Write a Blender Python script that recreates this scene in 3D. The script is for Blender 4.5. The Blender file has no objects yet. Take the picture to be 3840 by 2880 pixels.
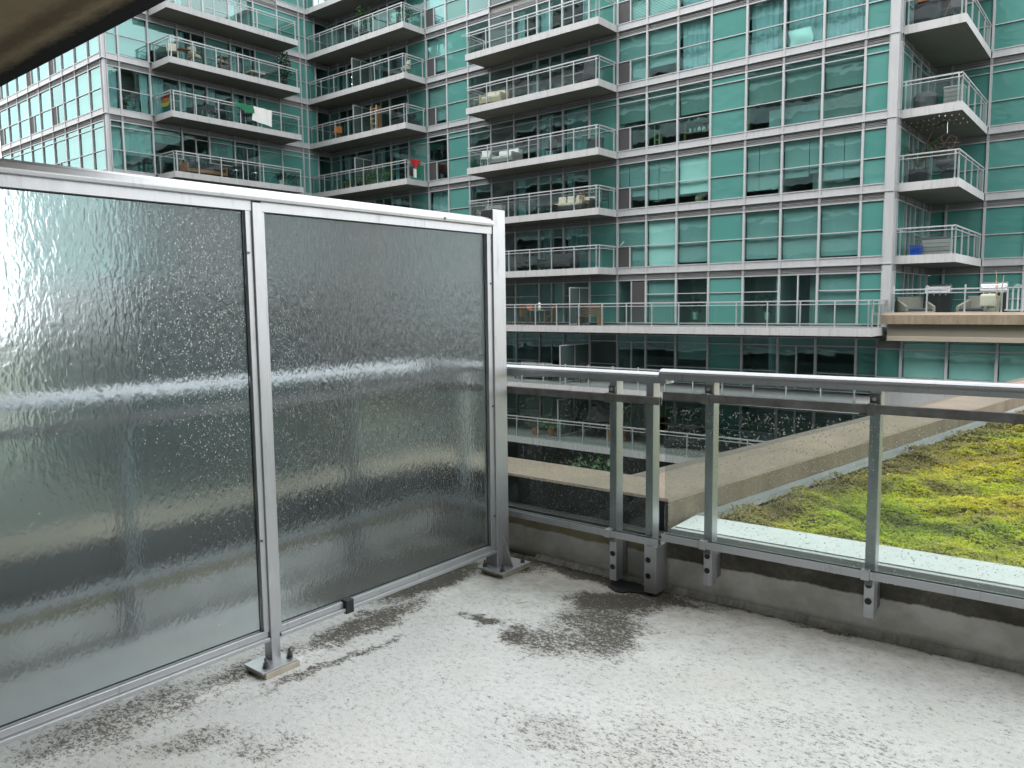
import bpy, math, random
import numpy as np
from mathutils import Matrix, Vector
random.seed(7); rng = np.random.default_rng(7)
S = bpy.context.scene; COL = S.collection
R = math.radians

# ------------------------------------------------------------------ camera
cam = bpy.data.cameras.new('camera'); co = bpy.data.objects.new('camera', cam); COL.objects.link(co)
pit, rol, yaw = R(5.778), R(-0.670), R(39.347)
fw = Vector((-math.sin(yaw)*math.cos(pit), math.cos(yaw)*math.cos(pit), -math.sin(pit)))
ri = fw.cross(Vector((0, 0, 1))).normalized(); up = ri.cross(fw)
r2 = ri*math.cos(rol)+up*math.sin(rol); u2 = -ri*math.sin(rol)+up*math.cos(rol)
m = Matrix((r2, u2, -fw)).transposed().to_4x4(); m.translation = (0, 0, 1.5); co.matrix_world = m
cam.sensor_width = 36; cam.lens = 36*2907.5/3840; cam.clip_start = .05; cam.clip_end = 2000
S.camera = co
# ------------------------------------------------------------------ sky, sun, exposure
W = bpy.data.worlds.new('World'); S.world = W; W.use_nodes = True
n = W.node_tree.nodes; l = W.node_tree.links
bg = n['Background']; sky = n.new('ShaderNodeTexSky'); sky.sky_type = 'NISHITA'; sky.sun_disc = False
SUN_EL, SUN_ROT = R(58), R(200)
sky.sun_elevation = SUN_EL; sky.sun_rotation = SUN_ROT; sky.air_density = 1.2; sky.dust_density = 4
hs = n.new('ShaderNodeHueSaturation'); hs.inputs['Saturation'].default_value = .16; hs.inputs['Value'].default_value = 1.25
mx = n.new('ShaderNodeMixRGB'); mx.inputs[0].default_value = .6; mx.inputs[2].default_value = (15.5, 15.9, 15.9, 1)
l.new(sky.outputs[0], hs.inputs['Color']); l.new(hs.outputs[0], mx.inputs[1]); l.new(mx.outputs[0], bg.inputs['Color'])
bg.inputs['Strength'].default_value = .15
sl = bpy.data.lights.new('sun', 'SUN'); so = bpy.data.objects.new('sun', sl); COL.objects.link(so)
sl.energy = .7; sl.angle = R(30); sl.color = (1, .97, .93)
sd = Vector((math.sin(SUN_ROT)*math.cos(SUN_EL), math.cos(SUN_ROT)*math.cos(SUN_EL), math.sin(SUN_EL)))
so.rotation_euler = sd.to_track_quat('Z', 'Y').to_euler()
S.view_settings.view_transform = 'Standard'; S.view_settings.look = 'None'
S.view_settings.gamma = 1; S.view_settings.use_curve_mapping = False; S.view_settings.exposure = .9
S.cycles.max_bounces = 10; S.cycles.diffuse_bounces = 3; S.cycles.glossy_bounces = 3; S.cycles.transmission_bounces = 6
S.cycles.transparent_max_bounces = 12; S.cycles.use_denoising = True; S.cycles.sample_clamp_indirect = 6
S.cycles.caustics_reflective = False; S.cycles.use_adaptive_sampling = False

# ------------------------------------------------------------------ materials
class NT:
    def __init__(s, name):
        s.m = bpy.data.materials.new(name); s.m.use_nodes = True; s.t = s.m.node_tree
        s.b = s.t.nodes['Principled BSDF']; s.out = s.t.nodes['Material Output']
    def n(s, ty, **k):
        x = s.t.nodes.new(ty)
        for a, v in k.items(): setattr(x, a, v)
        return x
    def l(s, a, b): s.t.links.new(a, b)
    def co(s, which='Object', scale=(1, 1, 1)):
        t = s.n('ShaderNodeTexCoord'); mp = s.n('ShaderNodeMapping'); mp.inputs['Scale'].default_value = scale
        s.l(t.outputs[which], mp.inputs[0]); return mp.outputs[0]
    def pos(s, scale=(1, 1, 1)):
        t = s.n('ShaderNodeNewGeometry'); mp = s.n('ShaderNodeMapping'); mp.inputs['Scale'].default_value = scale
        s.l(t.outputs['Position'], mp.inputs[0]); return mp.outputs[0]
    def noise(s, vec, sc, det=4, rough=.55, dist=0):
        x = s.n('ShaderNodeTexNoise'); x.inputs['Scale'].default_value = sc; x.inputs['Detail'].default_value = det
        x.inputs['Roughness'].default_value = rough; x.inputs['Distortion'].default_value = dist
        s.l(vec, x.inputs['Vector']); return x.outputs['Fac']
    def ramp(s, f, stops, interp='LINEAR'):
        x = s.n('ShaderNodeValToRGB'); e = x.color_ramp.elements; x.color_ramp.interpolation = interp
        while len(e) < len(stops): e.new(.5)
        for i, (p, c) in enumerate(stops):
            e[i].position = p; e[i].color = (*c, 1) if not isinstance(c, (int, float)) else (c, c, c, 1)
        s.l(f, x.inputs[0]); return x.outputs[0]
    def mix(s, f, a, b, mode='MIX'):
        x = s.n('ShaderNodeMixRGB', blend_type=mode)
        for i, v in enumerate((f, a, b)):
            if isinstance(v, (int, float)): x.inputs[i].default_value = v if i == 0 else (v, v, v, 1)
            elif isinstance(v, tuple): x.inputs[i].default_value = (*v, 1)
            else: s.l(v, x.inputs[i])
        return x.outputs[0]
    def math(s, op, a, b=0.):
        x = s.n('ShaderNodeMath', operation=op)
        for i, v in enumerate((a, b)):
            if isinstance(v, (int, float)): x.inputs[i].default_value = v
            else: s.l(v, x.inputs[i])
        return x.outputs[0]
    def bump(s, h, st=.3, d=.01):
        x = s.n('ShaderNodeBump'); x.inputs['Strength'].default_value = st; x.inputs['Distance'].default_value = d
        s.l(h, x.inputs['Height']); s.l(x.outputs[0], s.b.inputs['Normal']); return x.outputs[0]
    def set(s, col=None, rough=None, metal=None):
        for k, v in (('Base Color', col), ('Roughness', rough), ('Metallic', metal)):
            if v is None: continue
            if isinstance(v, tuple): s.b.inputs[k].default_value = (*v, 1)
            elif isinstance(v, (int, float)): s.b.inputs[k].default_value = v
            else: s.l(v, s.b.inputs[k])
        return s

def simple(name, col, rough=.6, metal=0., var=.12, sc=6., bump=0.):
    a = NT(name); f = a.noise(a.pos(), sc, 5)
    c = a.mix(f, tuple(x*(1-var) for x in col), tuple(min(1, x*(1+var)) for x in col))
    a.set(c, rough, metal)
    if bump: a.bump(f, bump, .01)
    return a.m

def glassmat(name, tint, refl=1.0, base=.04, wob=.02, wsc=.8, rough=.015, gc=(.93, .97, .97)):
    a = NT(name); tr = a.n('ShaderNodeBsdfTransparent'); gl = a.n('ShaderNodeBsdfGlossy'); mxx = a.n('ShaderNodeMixShader')
    tr.inputs[0].default_value = (*tint, 1); gl.inputs['Roughness'].default_value = rough; gl.inputs[0].default_value = (*gc, 1)
    ge = a.n('ShaderNodeNewGeometry'); dp = a.n('ShaderNodeVectorMath', operation='DOT_PRODUCT'); a.l(ge.outputs['Normal'], dp.inputs[0]); a.l(ge.outputs['Incoming'], dp.inputs[1])
    sch = a.math('POWER', a.math('SUBTRACT', 1., a.math('ABSOLUTE', dp.outputs['Value'])), 4.)
    bm = a.n('ShaderNodeBump'); bm.inputs['Strength'].default_value = 1; bm.inputs['Distance'].default_value = wob
    a.l(a.noise(a.pos((1, 1, 1.6)), wsc, 2), bm.inputs['Height']); a.l(bm.outputs[0], gl.inputs['Normal'])
    f = a.math('ADD', a.math('MULTIPLY', sch, refl*.95), base+.04)
    a.l(f, mxx.inputs[0]); a.l(tr.outputs[0], mxx.inputs[1]); a.l(gl.outputs[0], mxx.inputs[2]); a.l(mxx.outputs[0], a.out.inputs[0])
    return a.m

M = {}
# foreground aluminium: grey, slightly stained
a = NT('aluminium'); p = a.pos(); f = a.noise(p, 9, 6); g = a.noise(a.pos((30, 30, 3)), 3, 3); dr = a.noise(a.pos((16, 16, 2.2)), 2.2, 6, .7)
a.set(a.mix(a.ramp(dr, [(.56, 0), (.72, .5)]), a.mix(f, (.40, .41, .43), (.50, .505, .52)), (.24, .24, .235)), a.ramp(g, [(0, .30), (1, .46)]), .72); a.bump(a.noise(p, 60, 2), .04, .002); M['alu'] = a.m
a = NT('aluminium_dull'); p = a.pos(); f = a.noise(p, 14, 6)
a.set(a.mix(a.ramp(f, [(.3, 0), (.75, 1)]), (.13, .125, .12), (.27, .27, .265)), .55, .35); a.bump(f, .1, .002); M['alu_dull'] = a.m
M['capalu'] = simple('cap_aluminium_lit', (.62, .62, .63), .4, .25)  # brighter than the rail metal: light on the cap put into its colour
M['walldark'] = simple('dark_wall_face', (.022, .025, .026), .6, 0, .5, 3)  # near-black face of the parapet runs next to the kerb
M['black'] = simple('black_rubber', (.012, .013, .015), .5)
M['bolt'] = simple('bolt_steel', (.12, .12, .125), .35, .9)
M['boltlight'] = simple('bolt_bright', (.6, .6, .6), .3, .7)
M['grout'] = simple('grout', (.42, .37, .30), .9, 0, .25, 30)
# building metals and coats
a = NT('window_frame_white'); p = a.pos(); f = a.noise(p, 1.3, 6); st = a.noise(a.pos((7, 7, .7)), 1.0, 4)
a.set(a.mix(a.ramp(st, [(.45, 0), (.75, .45)]), a.mix(f, (.43, .435, .45), (.52, .525, .54)), (.36, .36, .365)), .42, .15); M['white'] = a.m
a = NT('balcony_concrete'); p = a.pos(); f = a.noise(p, 1.1, 7); st = a.noise(a.pos((5, 5, .35)), 1.6, 5, .7)
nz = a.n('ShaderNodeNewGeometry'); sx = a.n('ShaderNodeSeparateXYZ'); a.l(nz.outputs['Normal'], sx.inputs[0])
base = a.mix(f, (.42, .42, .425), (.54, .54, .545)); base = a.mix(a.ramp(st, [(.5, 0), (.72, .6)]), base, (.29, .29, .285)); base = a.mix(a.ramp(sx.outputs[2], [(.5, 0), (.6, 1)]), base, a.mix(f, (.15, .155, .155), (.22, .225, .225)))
under = a.mix(f, (.16, .145, .125), (.23, .21, .185))  # undersides browner and darker: occlusion shade put into the colour
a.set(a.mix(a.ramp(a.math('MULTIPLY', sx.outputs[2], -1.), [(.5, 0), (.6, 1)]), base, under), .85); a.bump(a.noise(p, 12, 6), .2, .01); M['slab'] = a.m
a = NT('louvre_grille'); w = a.n('ShaderNodeTexWave', bands_direction='Z'); w.inputs['Scale'].default_value = 9; w.inputs['Distortion'].default_value = .4
a.l(a.pos(), w.inputs[0]); a.set(a.mix(w.outputs['Fac'], (.15, .15, .155), (.40, .40, .405)), .6, .1); M['louvre'] = a.m
def tealpanel(name, c1, c2):
    a = NT(name); f = a.noise(a.pos(), .35, 2); oi = a.n('ShaderNodeObjectInfo')
    k = a.mix(a.math('ADD', a.math('MULTIPLY', f, .6), a.math('MULTIPLY', oi.outputs['Random'], .4)), c1, c2)
    a.set(k, .04); a.b.inputs['Specular IOR Level'].default_value = .5
    a.bump(a.noise(a.pos((1, 1, 1.6)), .8, 2), .6, .03); return a.m
M['teal'] = tealpanel('teal_spandrel_glass', (.058, .210, .188), (.105, .285, .258))
M['tealgrey'] = tealpanel('grey_spandrel_glass', (.06, .09, .087), (.085, .12, .115))
M['pane'] = glassmat('window_glass', (.54, .80, .77), .85, .10, .0045, gc=(.62, .95, .93))
M['rail_glass'] = glassmat('railing_glass', (.74, .84, .82), .9, .03, .004)
M['guard_glass'] = glassmat('guard_glass', (.83, .87, .855), .7, -.01, .001, 3)
M['mesh'] = simple('insect_screen', (.055, .053, .056), .7)
M['blind'] = simple('roller_blind', (.40, .435, .44), .85, 0, .06, .6)
M['blindlight'] = simple('white_blind', (.92, .93, .92), .8, 0, .04, .6)
M['blinddim'] = simple('dim_blind', (.27, .30, .285), .85, 0, .08, .6)
M['curtain'] = simple('sheer_curtain', (.50, .56, .60), .85, 0, .1, 2)
M['room'] = simple('room_plaster', (.30, .30, .285), .9, 0, .1, .4)
M['roomfloor'] = simple('room_floor', (.16, .13, .10), .7, 0, .15, .5)
M['wood'] = simple('teak_wood', (.24, .115, .05), .6, 0, .3, 9)
M['woodpale'] = simple('pale_wood', (.45, .34, .20), .6, 0, .2, 9)
M['cream'] = simple('cream_cushion', (.66, .60, .50), .9, 0, .08, 5)
M['dark'] = simple('dark_fabric', (.03, .032, .038), .8, 0, .3, 6)
M['darkmetal'] = simple('dark_metal', (.035, .035, .037), .45, .4)
M['grey'] = simple('grey_plastic', (.30, .295, .285), .6)
M['greydark'] = simple('dark_grey_plastic', (.075, .075, .08), .6)
M['wicker'] = simple('grey_wicker', (.24, .215, .185), .8, 0, .35, 30, .4)
M['steel'] = simple('grill_steel', (.62, .66, .70), .25, .85)
M['blue'] = simple('blue_plastic', (.02, .10, .55), .45)
M['whitep'] = simple('white_paint', (.72, .72, .70), .5)
M['terra'] = simple('terracotta', (.36, .13, .06), .8)
M['pot'] = simple('black_pot', (.02, .02, .022), .5)
M['bronze'] = simple('bronze_tube', (.10, .065, .05), .5, .3)
def leafm(name, c1, c2):
    a = NT(name); oi = a.noise(a.pos(), 9, 3); a.set(a.mix(oi, c1, c2), .55); return a.m
M['leaf'] = leafm('green_leaves', (.018, .05, .018), (.06, .13, .035))
M['leafpale'] = leafm('pale_leaves', (.05, .12, .03), (.14, .24, .07))
M['leafdark'] = leafm('dark_leaves', (.010, .028, .014), (.03, .065, .025))
for k, c in (('red', (.42, .02, .025)), ('orange', (.55, .16, .02)), ('yellow', (.62, .45, .03)), ('green', (.01, .14, .06)), ('bluef', (.02, .12, .32)), ('whitef', (.74, .74, .73)), ('blackf', (.02, .02, .025))):
    M['flag_'+k] = simple('flag_cloth_'+k, c, .85, 0, .08, 8)
a = NT('lit_bulb'); a.b.inputs['Emission Color'].default_value = (1, .85, .6, 1); a.b.inputs['Emission Strength'].default_value = 6; M['bulb'] = a.m

# tan concrete parapet
a = NT('tan_concrete'); p = a.pos(); f = a.noise(p, 1.6, 8, .6); g = a.noise(p, 70, 4, .7); st = a.noise(a.pos((5, 5, .9)), 1.0, 6, .62)
gg = a.n('ShaderNodeNewGeometry'); sx = a.n('ShaderNodeSeparateXYZ'); a.l(gg.outputs['Normal'], sx.inputs[0])
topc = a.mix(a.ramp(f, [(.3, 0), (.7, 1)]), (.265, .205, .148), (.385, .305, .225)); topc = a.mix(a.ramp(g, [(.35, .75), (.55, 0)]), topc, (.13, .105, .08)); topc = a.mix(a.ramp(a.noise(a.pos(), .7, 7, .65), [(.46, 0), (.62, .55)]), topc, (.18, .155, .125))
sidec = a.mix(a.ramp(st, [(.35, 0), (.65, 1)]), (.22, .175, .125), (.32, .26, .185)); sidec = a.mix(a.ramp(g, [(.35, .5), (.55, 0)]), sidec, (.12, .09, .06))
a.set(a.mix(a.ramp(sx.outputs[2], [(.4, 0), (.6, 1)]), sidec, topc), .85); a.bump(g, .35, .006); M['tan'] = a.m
a2 = M['tan'].copy(); a2.name = 'tan_concrete_dark'; M['tandark'] = a2  # darker, greyer tan for the falling outer third of the coping
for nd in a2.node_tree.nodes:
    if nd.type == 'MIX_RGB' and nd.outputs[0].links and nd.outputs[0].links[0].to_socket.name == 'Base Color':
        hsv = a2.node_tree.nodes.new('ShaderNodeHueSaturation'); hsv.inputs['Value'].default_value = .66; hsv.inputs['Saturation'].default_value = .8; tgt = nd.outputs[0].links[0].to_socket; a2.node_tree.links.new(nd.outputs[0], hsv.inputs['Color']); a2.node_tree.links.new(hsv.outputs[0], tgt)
M['tanplain'] = simple('tan_render', (.20, .185, .145), .85, 0, .12, .8)
M['tanlip'] = simple('tan_lip', (.34, .30, .24), .85, 0, .12, 1.5)
M['flash'] = simple('roof_flashing', (.24, .255, .25), .6, 0, .25, 8)
a = NT('white_membrane'); p = a.pos(); f = a.noise(p, 5, 6); g = a.noise(p, 45, 3)
a.set(a.mix(a.ramp(g, [(.28, 1), (.38, 0)]), a.mix(f, (.62, .66, .64), (.78, .82, .80)), (.25, .27, .26)), .45); a.bump(f, .15, .01); M['membrane'] = a.m
# soffit above
a = NT('overhead_concrete'); p = a.pos(); f = a.noise(p, 2.2, 8, .65); cz = a.n('ShaderNodeSeparateXYZ'); a.l(a.pos(), cz.inputs[0])
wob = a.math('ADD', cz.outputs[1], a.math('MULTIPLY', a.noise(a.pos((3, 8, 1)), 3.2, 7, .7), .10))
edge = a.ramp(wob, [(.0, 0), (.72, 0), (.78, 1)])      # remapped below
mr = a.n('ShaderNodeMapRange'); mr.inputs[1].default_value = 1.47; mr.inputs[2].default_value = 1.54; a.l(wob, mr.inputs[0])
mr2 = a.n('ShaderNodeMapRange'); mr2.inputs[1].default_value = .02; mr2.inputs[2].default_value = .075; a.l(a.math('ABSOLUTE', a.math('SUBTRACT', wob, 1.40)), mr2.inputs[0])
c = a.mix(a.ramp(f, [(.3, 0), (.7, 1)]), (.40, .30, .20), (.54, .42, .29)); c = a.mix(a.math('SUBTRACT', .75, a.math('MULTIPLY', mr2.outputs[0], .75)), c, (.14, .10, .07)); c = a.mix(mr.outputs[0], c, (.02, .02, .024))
a.set(c, .9); a.bump(f, .3, .01); M['soffit'] = a.m

# balcony floor: white speckled membrane with dirt patches and painted-in shade
a = NT('speckled_floor'); xyz = a.n('ShaderNodeSeparateXYZ'); a.l(a.pos(), xyz.inputs[0])
big = a.noise(a.pos(), 2.2, 6, .6); med = a.noise(a.pos(), 11, 6, .65, .3); low = a.noise(a.pos(), 3.7, 3, .5)
s1 = a.noise(a.pos((.85, 1.2, 1)), 84, 3, .6, 1.0); s2 = a.noise(a.pos((1, 1, 1)), 230, 2, .6); s3 = a.noise(a.pos((.8, 1.15, 1)), 40, 4, .65, .4)
gr = a.math('ADD', a.math('MULTIPLY', s1, .60), a.math('MULTIPLY', s3, .40))
def blob(x, y, rx, ry, k, rot=0):
    mp = a.n('ShaderNodeMapping'); mp.vector_type = 'TEXTURE'; mp.inputs['Location'].default_value = (x, y, 0); mp.inputs['Rotation'].default_value = (0, 0, R(rot)); mp.inputs['Scale'].default_value = (rx, ry, 1)
    a.l(wpos, mp.inputs[0]); ln = a.n('ShaderNodeVectorMath', operation='LENGTH'); a.l(mp.outputs[0], ln.inputs[0])
    q = a.n('ShaderNodeMapRange'); q.interpolation_type = 'SMOOTHSTEP'; q.inputs[1].default_value = 1.; q.inputs[2].default_value = .25; q.inputs[3].default_value = 0; q.inputs[4].default_value = k; a.l(ln.outputs['Value'], q.inputs[0]); return q.outputs[0]
wn = a.n('ShaderNodeTexNoise'); wn.inputs['Scale'].default_value = 6; wn.inputs['Detail'].default_value = 6; wn.inputs['Roughness'].default_value = .65; a.l(a.pos(), wn.inputs['Vector'])
wv = a.n('ShaderNodeVectorMath', operation='MULTIPLY_ADD'); wv.inputs[1].default_value = (.34, .34, 0); a.l(wn.outputs['Color'], wv.inputs[0]); sb = a.n('ShaderNodeVectorMath', operation='ADD'); sb.inputs[1].default_value = (-.17, -.17, 0); a.l(a.pos(), sb.inputs[0]); a.l(sb.outputs[0], wv.inputs[2]); wpos = wv.outputs[0]
acc = None
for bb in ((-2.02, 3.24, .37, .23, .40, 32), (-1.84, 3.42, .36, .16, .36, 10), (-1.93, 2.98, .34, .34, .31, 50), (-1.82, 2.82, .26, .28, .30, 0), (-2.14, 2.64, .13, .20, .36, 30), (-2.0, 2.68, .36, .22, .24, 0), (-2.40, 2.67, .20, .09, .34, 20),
           (-2.80, 2.3, .16, .65, .34, 0), (-2.98, 2.9, .20, .6, .40, 0), (-2.84, 1.72, .13, .42, .26, 0), (-2.60, 1.95, .05, .62, .24, -8), (-2.84, 1.2, .24, .6, .20, 0), (-2.50, 1.26, .30, .14, .17, 60), (-2.27, 1.41, .22, .14, .13, 30), (-3.25, 2.9, .40, 1.0, .5, 0),  # last blob is shade behind the screen, painted on
           (-2.35, 3.52, 1.0, .13, .42, 0), (-1.0, 3.60, 1.6, .07, .26, 3), (-1.2, 2.15, .55, .45, .10, 0), (-1.55, 2.1, .26, .2, .13, 0), (-.8, 2.6, .6, .4, .07, 0), (-2.75, 3.40, .30, .20, .32, 0)):  # first two blobs mix kerb-edge soiling with painted occlusion
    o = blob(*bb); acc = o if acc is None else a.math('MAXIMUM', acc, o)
dirt_shade = a.math('ADD', acc, a.math('MULTIPLY', a.math('SUBTRACT', med, .5), .30))
dirt_shade = a.math('ADD', dirt_shade, a.math('MULTIPLY', a.math('SUBTRACT', low, .5), .14))
thr = a.math('ADD', a.math('MULTIPLY', dirt_shade, .52), .410)
dk = a.n('ShaderNodeMapRange'); dk.inputs[1].default_value = -.03; dk.inputs[2].default_value = .06; a.l(a.math('SUBTRACT', thr, gr), dk.inputs[0])
wht = a.mix(a.ramp(big, [(.35, 0), (.65, 1)]), (.64, .638, .63), (.76, .757, .745)); wht = a.mix(a.ramp(s2, [(.34, .55), (.58, 0)]), wht, (.40, .40, .39))
wht = a.mix(a.ramp(s3, [(.36, .45), (.56, 0)]), wht, (.47, .465, .45))
wht = a.mix(a.ramp(a.noise(a.pos(), 1.3, 5), [(.50, 0), (.72, .4)]), wht, (.56, .53, .46))
dkc = a.mix(a.ramp(med, [(.3, 0), (.7, 1)]), (.022, .018, .013), (.075, .066, .053)); dkc = a.mix(a.ramp(acc, [(0, 0), (.25, 1)]), (.20, .195, .185), dkc)
rust = a.ramp(a.noise(a.pos(), 5.5, 3, .5), [(.76, 0), (.79, .5)])
wht = a.mix(rust, wht, (.50, .30, .12))
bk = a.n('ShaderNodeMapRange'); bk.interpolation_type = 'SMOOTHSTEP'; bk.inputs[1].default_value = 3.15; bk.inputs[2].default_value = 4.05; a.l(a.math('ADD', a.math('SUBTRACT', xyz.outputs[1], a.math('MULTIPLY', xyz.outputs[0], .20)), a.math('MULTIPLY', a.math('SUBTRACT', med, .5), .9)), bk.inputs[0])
wht = a.mix(a.math('MULTIPLY', bk.outputs[0], .8), wht, (.31, .285, .24))  # greyer toward the kerb: soiling plus occlusion shade painted in
damp_shade = a.math('MULTIPLY', a.ramp(acc, [(.05, 0), (.38, .62)]), 1.); wht = a.mix(damp_shade, wht, (.17, .145, .11))
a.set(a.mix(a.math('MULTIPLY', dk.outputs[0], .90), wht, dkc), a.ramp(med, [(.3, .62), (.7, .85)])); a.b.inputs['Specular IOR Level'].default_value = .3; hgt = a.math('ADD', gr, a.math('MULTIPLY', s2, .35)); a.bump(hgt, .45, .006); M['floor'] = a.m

# kerb upstand
a = NT('kerb_coating'); xyz = a.n('ShaderNodeSeparateXYZ'); a.l(a.pos(), xyz.inputs[0]); med = a.noise(a.pos((2.4, 2.4, 3)), 2, 7, .6); fine = a.noise(a.pos(), 40, 6, .65)
zz = a.math('ADD', xyz.outputs[2], a.math('MULTIPLY', a.math('SUBTRACT', a.noise(a.pos((1, 1, .2)), 4, 7, .7), .5), .06))
isr = a.n('ShaderNodeMapRange'); isr.inputs[1].default_value = -1.92; isr.inputs[2].default_value = -1.86; a.l(xyz.outputs[0], isr.inputs[0])
lim = a.math('ADD', a.math('MULTIPLY', isr.outputs[0], .0), .175)
bd = a.n('ShaderNodeMapRange'); bd.inputs[1].default_value = 0; bd.inputs[2].default_value = .009; a.l(a.math('SUBTRACT', zz, lim), bd.inputs[0])
tp = a.n('ShaderNodeMapRange'); tp.inputs[1].default_value = .292; tp.inputs[2].default_value = .297; a.l(a.math('ADD', xyz.outputs[2], 0.), tp.inputs[0])
paint = a.mix(fine, (.60, .585, .56), (.72, .705, .68)); paint = a.mix(a.ramp(med, [(.4, .4), (.6, 0)]), paint, (.24, .225, .19))
bare = a.mix(a.ramp(med, [(.35, 0), (.65, 1)]), (.055, .048, .038), (.16, .145, .118)); bare = a.mix(a.ramp(fine, [(.4, .5), (.6, 0)]), bare, (.05, .045, .035))
yl = a.mix(a.ramp(med, [(.35, 0), (.65, 1)]), (.20, .165, .085), (.32, .28, .20)); bare = a.mix(isr.outputs[0], yl, bare); tl = a.n('ShaderNodeMapRange'); tl.inputs[1].default_value = .255; tl.inputs[2].default_value = .262; a.l(zz, tl.inputs[0]); bare = a.mix(a.math('MULTIPLY', tl.outputs[0], a.math('SUBTRACT', 1., isr.outputs[0])), bare, (.055, .055, .052))
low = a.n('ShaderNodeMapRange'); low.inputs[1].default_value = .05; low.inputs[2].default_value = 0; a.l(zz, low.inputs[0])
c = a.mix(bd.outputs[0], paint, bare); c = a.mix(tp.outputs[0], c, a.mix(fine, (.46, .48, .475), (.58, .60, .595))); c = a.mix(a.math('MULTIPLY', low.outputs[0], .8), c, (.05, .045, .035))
a.set(c, .75); a.bump(fine, .3, .006); M['kerb'] = a.m

# textured privacy glass (closed slab, both faces refract)
a = NT('textured_glass'); rf = a.n('ShaderNodeBsdfRefraction'); gl = a.n('ShaderNodeBsdfGlossy'); mxx = a.n('ShaderNodeMixShader')
rf.inputs['IOR'].default_value = 1.45; rf.inputs['Roughness'].default_value = .19; rf.inputs['Color'].default_value = (.885, .925, .935, 1)
gl.inputs['Roughness'].default_value = .12; fr = a.n('ShaderNodeFresnel'); fr.inputs[0].default_value = 1.35
v = a.n('ShaderNodeTexNoise'); v.inputs['Scale'].default_value = 44; v.inputs['Detail'].default_value = 1.5; v.inputs['Distortion'].default_value = .25; a.l(a.pos((1, 1.1, .6)), v.inputs['Vector'])
bm = a.n('ShaderNodeBump'); bm.inputs['Strength'].default_value = .5; bm.inputs['Distance'].default_value = .0052; a.l(v.outputs['Fac'], bm.inputs['Height'])
a.l(bm.outputs[0], rf.inputs['Normal']); a.l(bm.outputs[0], gl.inputs['Normal'])
tl = a.n('ShaderNodeBsdfTranslucent'); tl.inputs[0].default_value = (.93, .95, .97, 1); a.l(bm.outputs[0], tl.inputs['Normal']); m0 = a.n('ShaderNodeMixShader'); m0.inputs[0].default_value = .06; a.l(rf.outputs[0], m0.inputs[1]); a.l(tl.outputs[0], m0.inputs[2])
a.l(fr.outputs[0], mxx.inputs[0]); a.l(m0.outputs[0], mxx.inputs[1]); a.l(gl.outputs[0], mxx.inputs[2]); a.l(mxx.outputs[0], a.out.inputs[0]); M['frost'] = a.m
a = NT('rain_water'); tr = a.n('ShaderNodeBsdfRefraction'); tr.inputs['IOR'].default_value = 1.33; tr.inputs['Roughness'].default_value = 0; gl = a.n('ShaderNodeBsdfGlossy'); gl.inputs['Roughness'].default_value = .08; mxx = a.n('ShaderNodeMixShader'); mxx.inputs[0].default_value = .42; a.l(tr.outputs[0], mxx.inputs[1]); a.l(gl.outputs[0], mxx.inputs[2]); a.l(mxx.outputs[0], a.out.inputs[0]); M['water'] = a.m
# sedum
a = NT('sedum_leaves'); at = a.n('ShaderNodeAttribute'); at.attribute_name = 'rnd'; patch = a.noise(a.pos(), 1.0, 5, .6, .5); p2 = a.noise(a.pos(), 2.6, 5, .6); p3 = a.noise(a.pos(), 7, 3, .5)
sp = a.n('ShaderNodeSeparateXYZ'); a.l(a.pos(), sp.inputs[0])
dp_ = a.math('ADD', a.math('SUBTRACT', sp.outputs[0], a.math('MULTIPLY', sp.outputs[1], .1387)), 2.43)          # metres from the parapet
ed = a.n('ShaderNodeMapRange'); ed.interpolation_type = 'SMOOTHSTEP'; ed.inputs[1].default_value = .62; ed.inputs[2].default_value = .12; a.l(a.math('ADD', dp_, a.math('MULTIPLY', a.math('SUBTRACT', p2, .5), 1.5)), ed.inputs[0])
nk = a.n('ShaderNodeMapRange'); nk.inputs[1].default_value = .34; nk.inputs[2].default_value = .08; a.l(a.math('ADD', a.math('SUBTRACT', sp.outputs[1], a.math('MULTIPLY', sp.outputs[0], .044)), a.math('SUBTRACT', a.math('MULTIPLY', p2, .5), 4.08)), nk.inputs[0])
c = a.ramp(patch, [(.31, (.36, .44, .03)), (.38, (.55, .68, .02)), (.44, (.74, .78, .03)), (.58, (.88, .78, .05)), (.66, (.70, .55, .08)), (.76, (.45, .32, .08))])
c = a.mix(a.ramp(p3, [(.38, .45), (.52, 0)]), c, (.26, .34, .03))
rd = a.n('ShaderNodeMapRange'); rd.inputs[1].default_value = 7.6; rd.inputs[2].default_value = 9.6; a.l(a.math('ADD', sp.outputs[1], a.math('MULTIPLY', a.math('SUBTRACT', p2, .5), 9)), rd.inputs[0])
c = a.mix(a.math('MULTIPLY', rd.outputs[0], .75), c, (.34, .20, .09)); c = a.mix(a.ramp(p2, [(.54, 0), (.64, .65)]), c, (.36, .28, .10)); c = a.mix(a.math('MULTIPLY', ed.outputs[0], .85), c, (.24, .19, .085)); c = a.mix(a.math('MULTIPLY', nk.outputs[0], .35), c, (.22, .22, .10))
c = a.mix(a.ramp(at.outputs['Fac'], [(.0, .45), (.3, 0)]), c, (.14, .16, .03)); c = a.mix(a.ramp(at.outputs['Fac'], [(.75, 0), (1, .35)]), c, (.85, .80, .20))
a.set(c, .6); tb_ = a.n('ShaderNodeBsdfTranslucent'); a.l(c, tb_.inputs[0]); ms = a.n('ShaderNodeMixShader'); ms.inputs[0].default_value = .25; a.l(a.b.outputs[0], ms.inputs[1]); a.l(tb_.outputs[0], ms.inputs[2]); a.l(ms.outputs[0], a.out.inputs[0]); M['sedum'] = a.m
M['soil'] = simple('roof_soil', (.10, .095, .045), .95, 0, .4, 14, .6)
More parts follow.
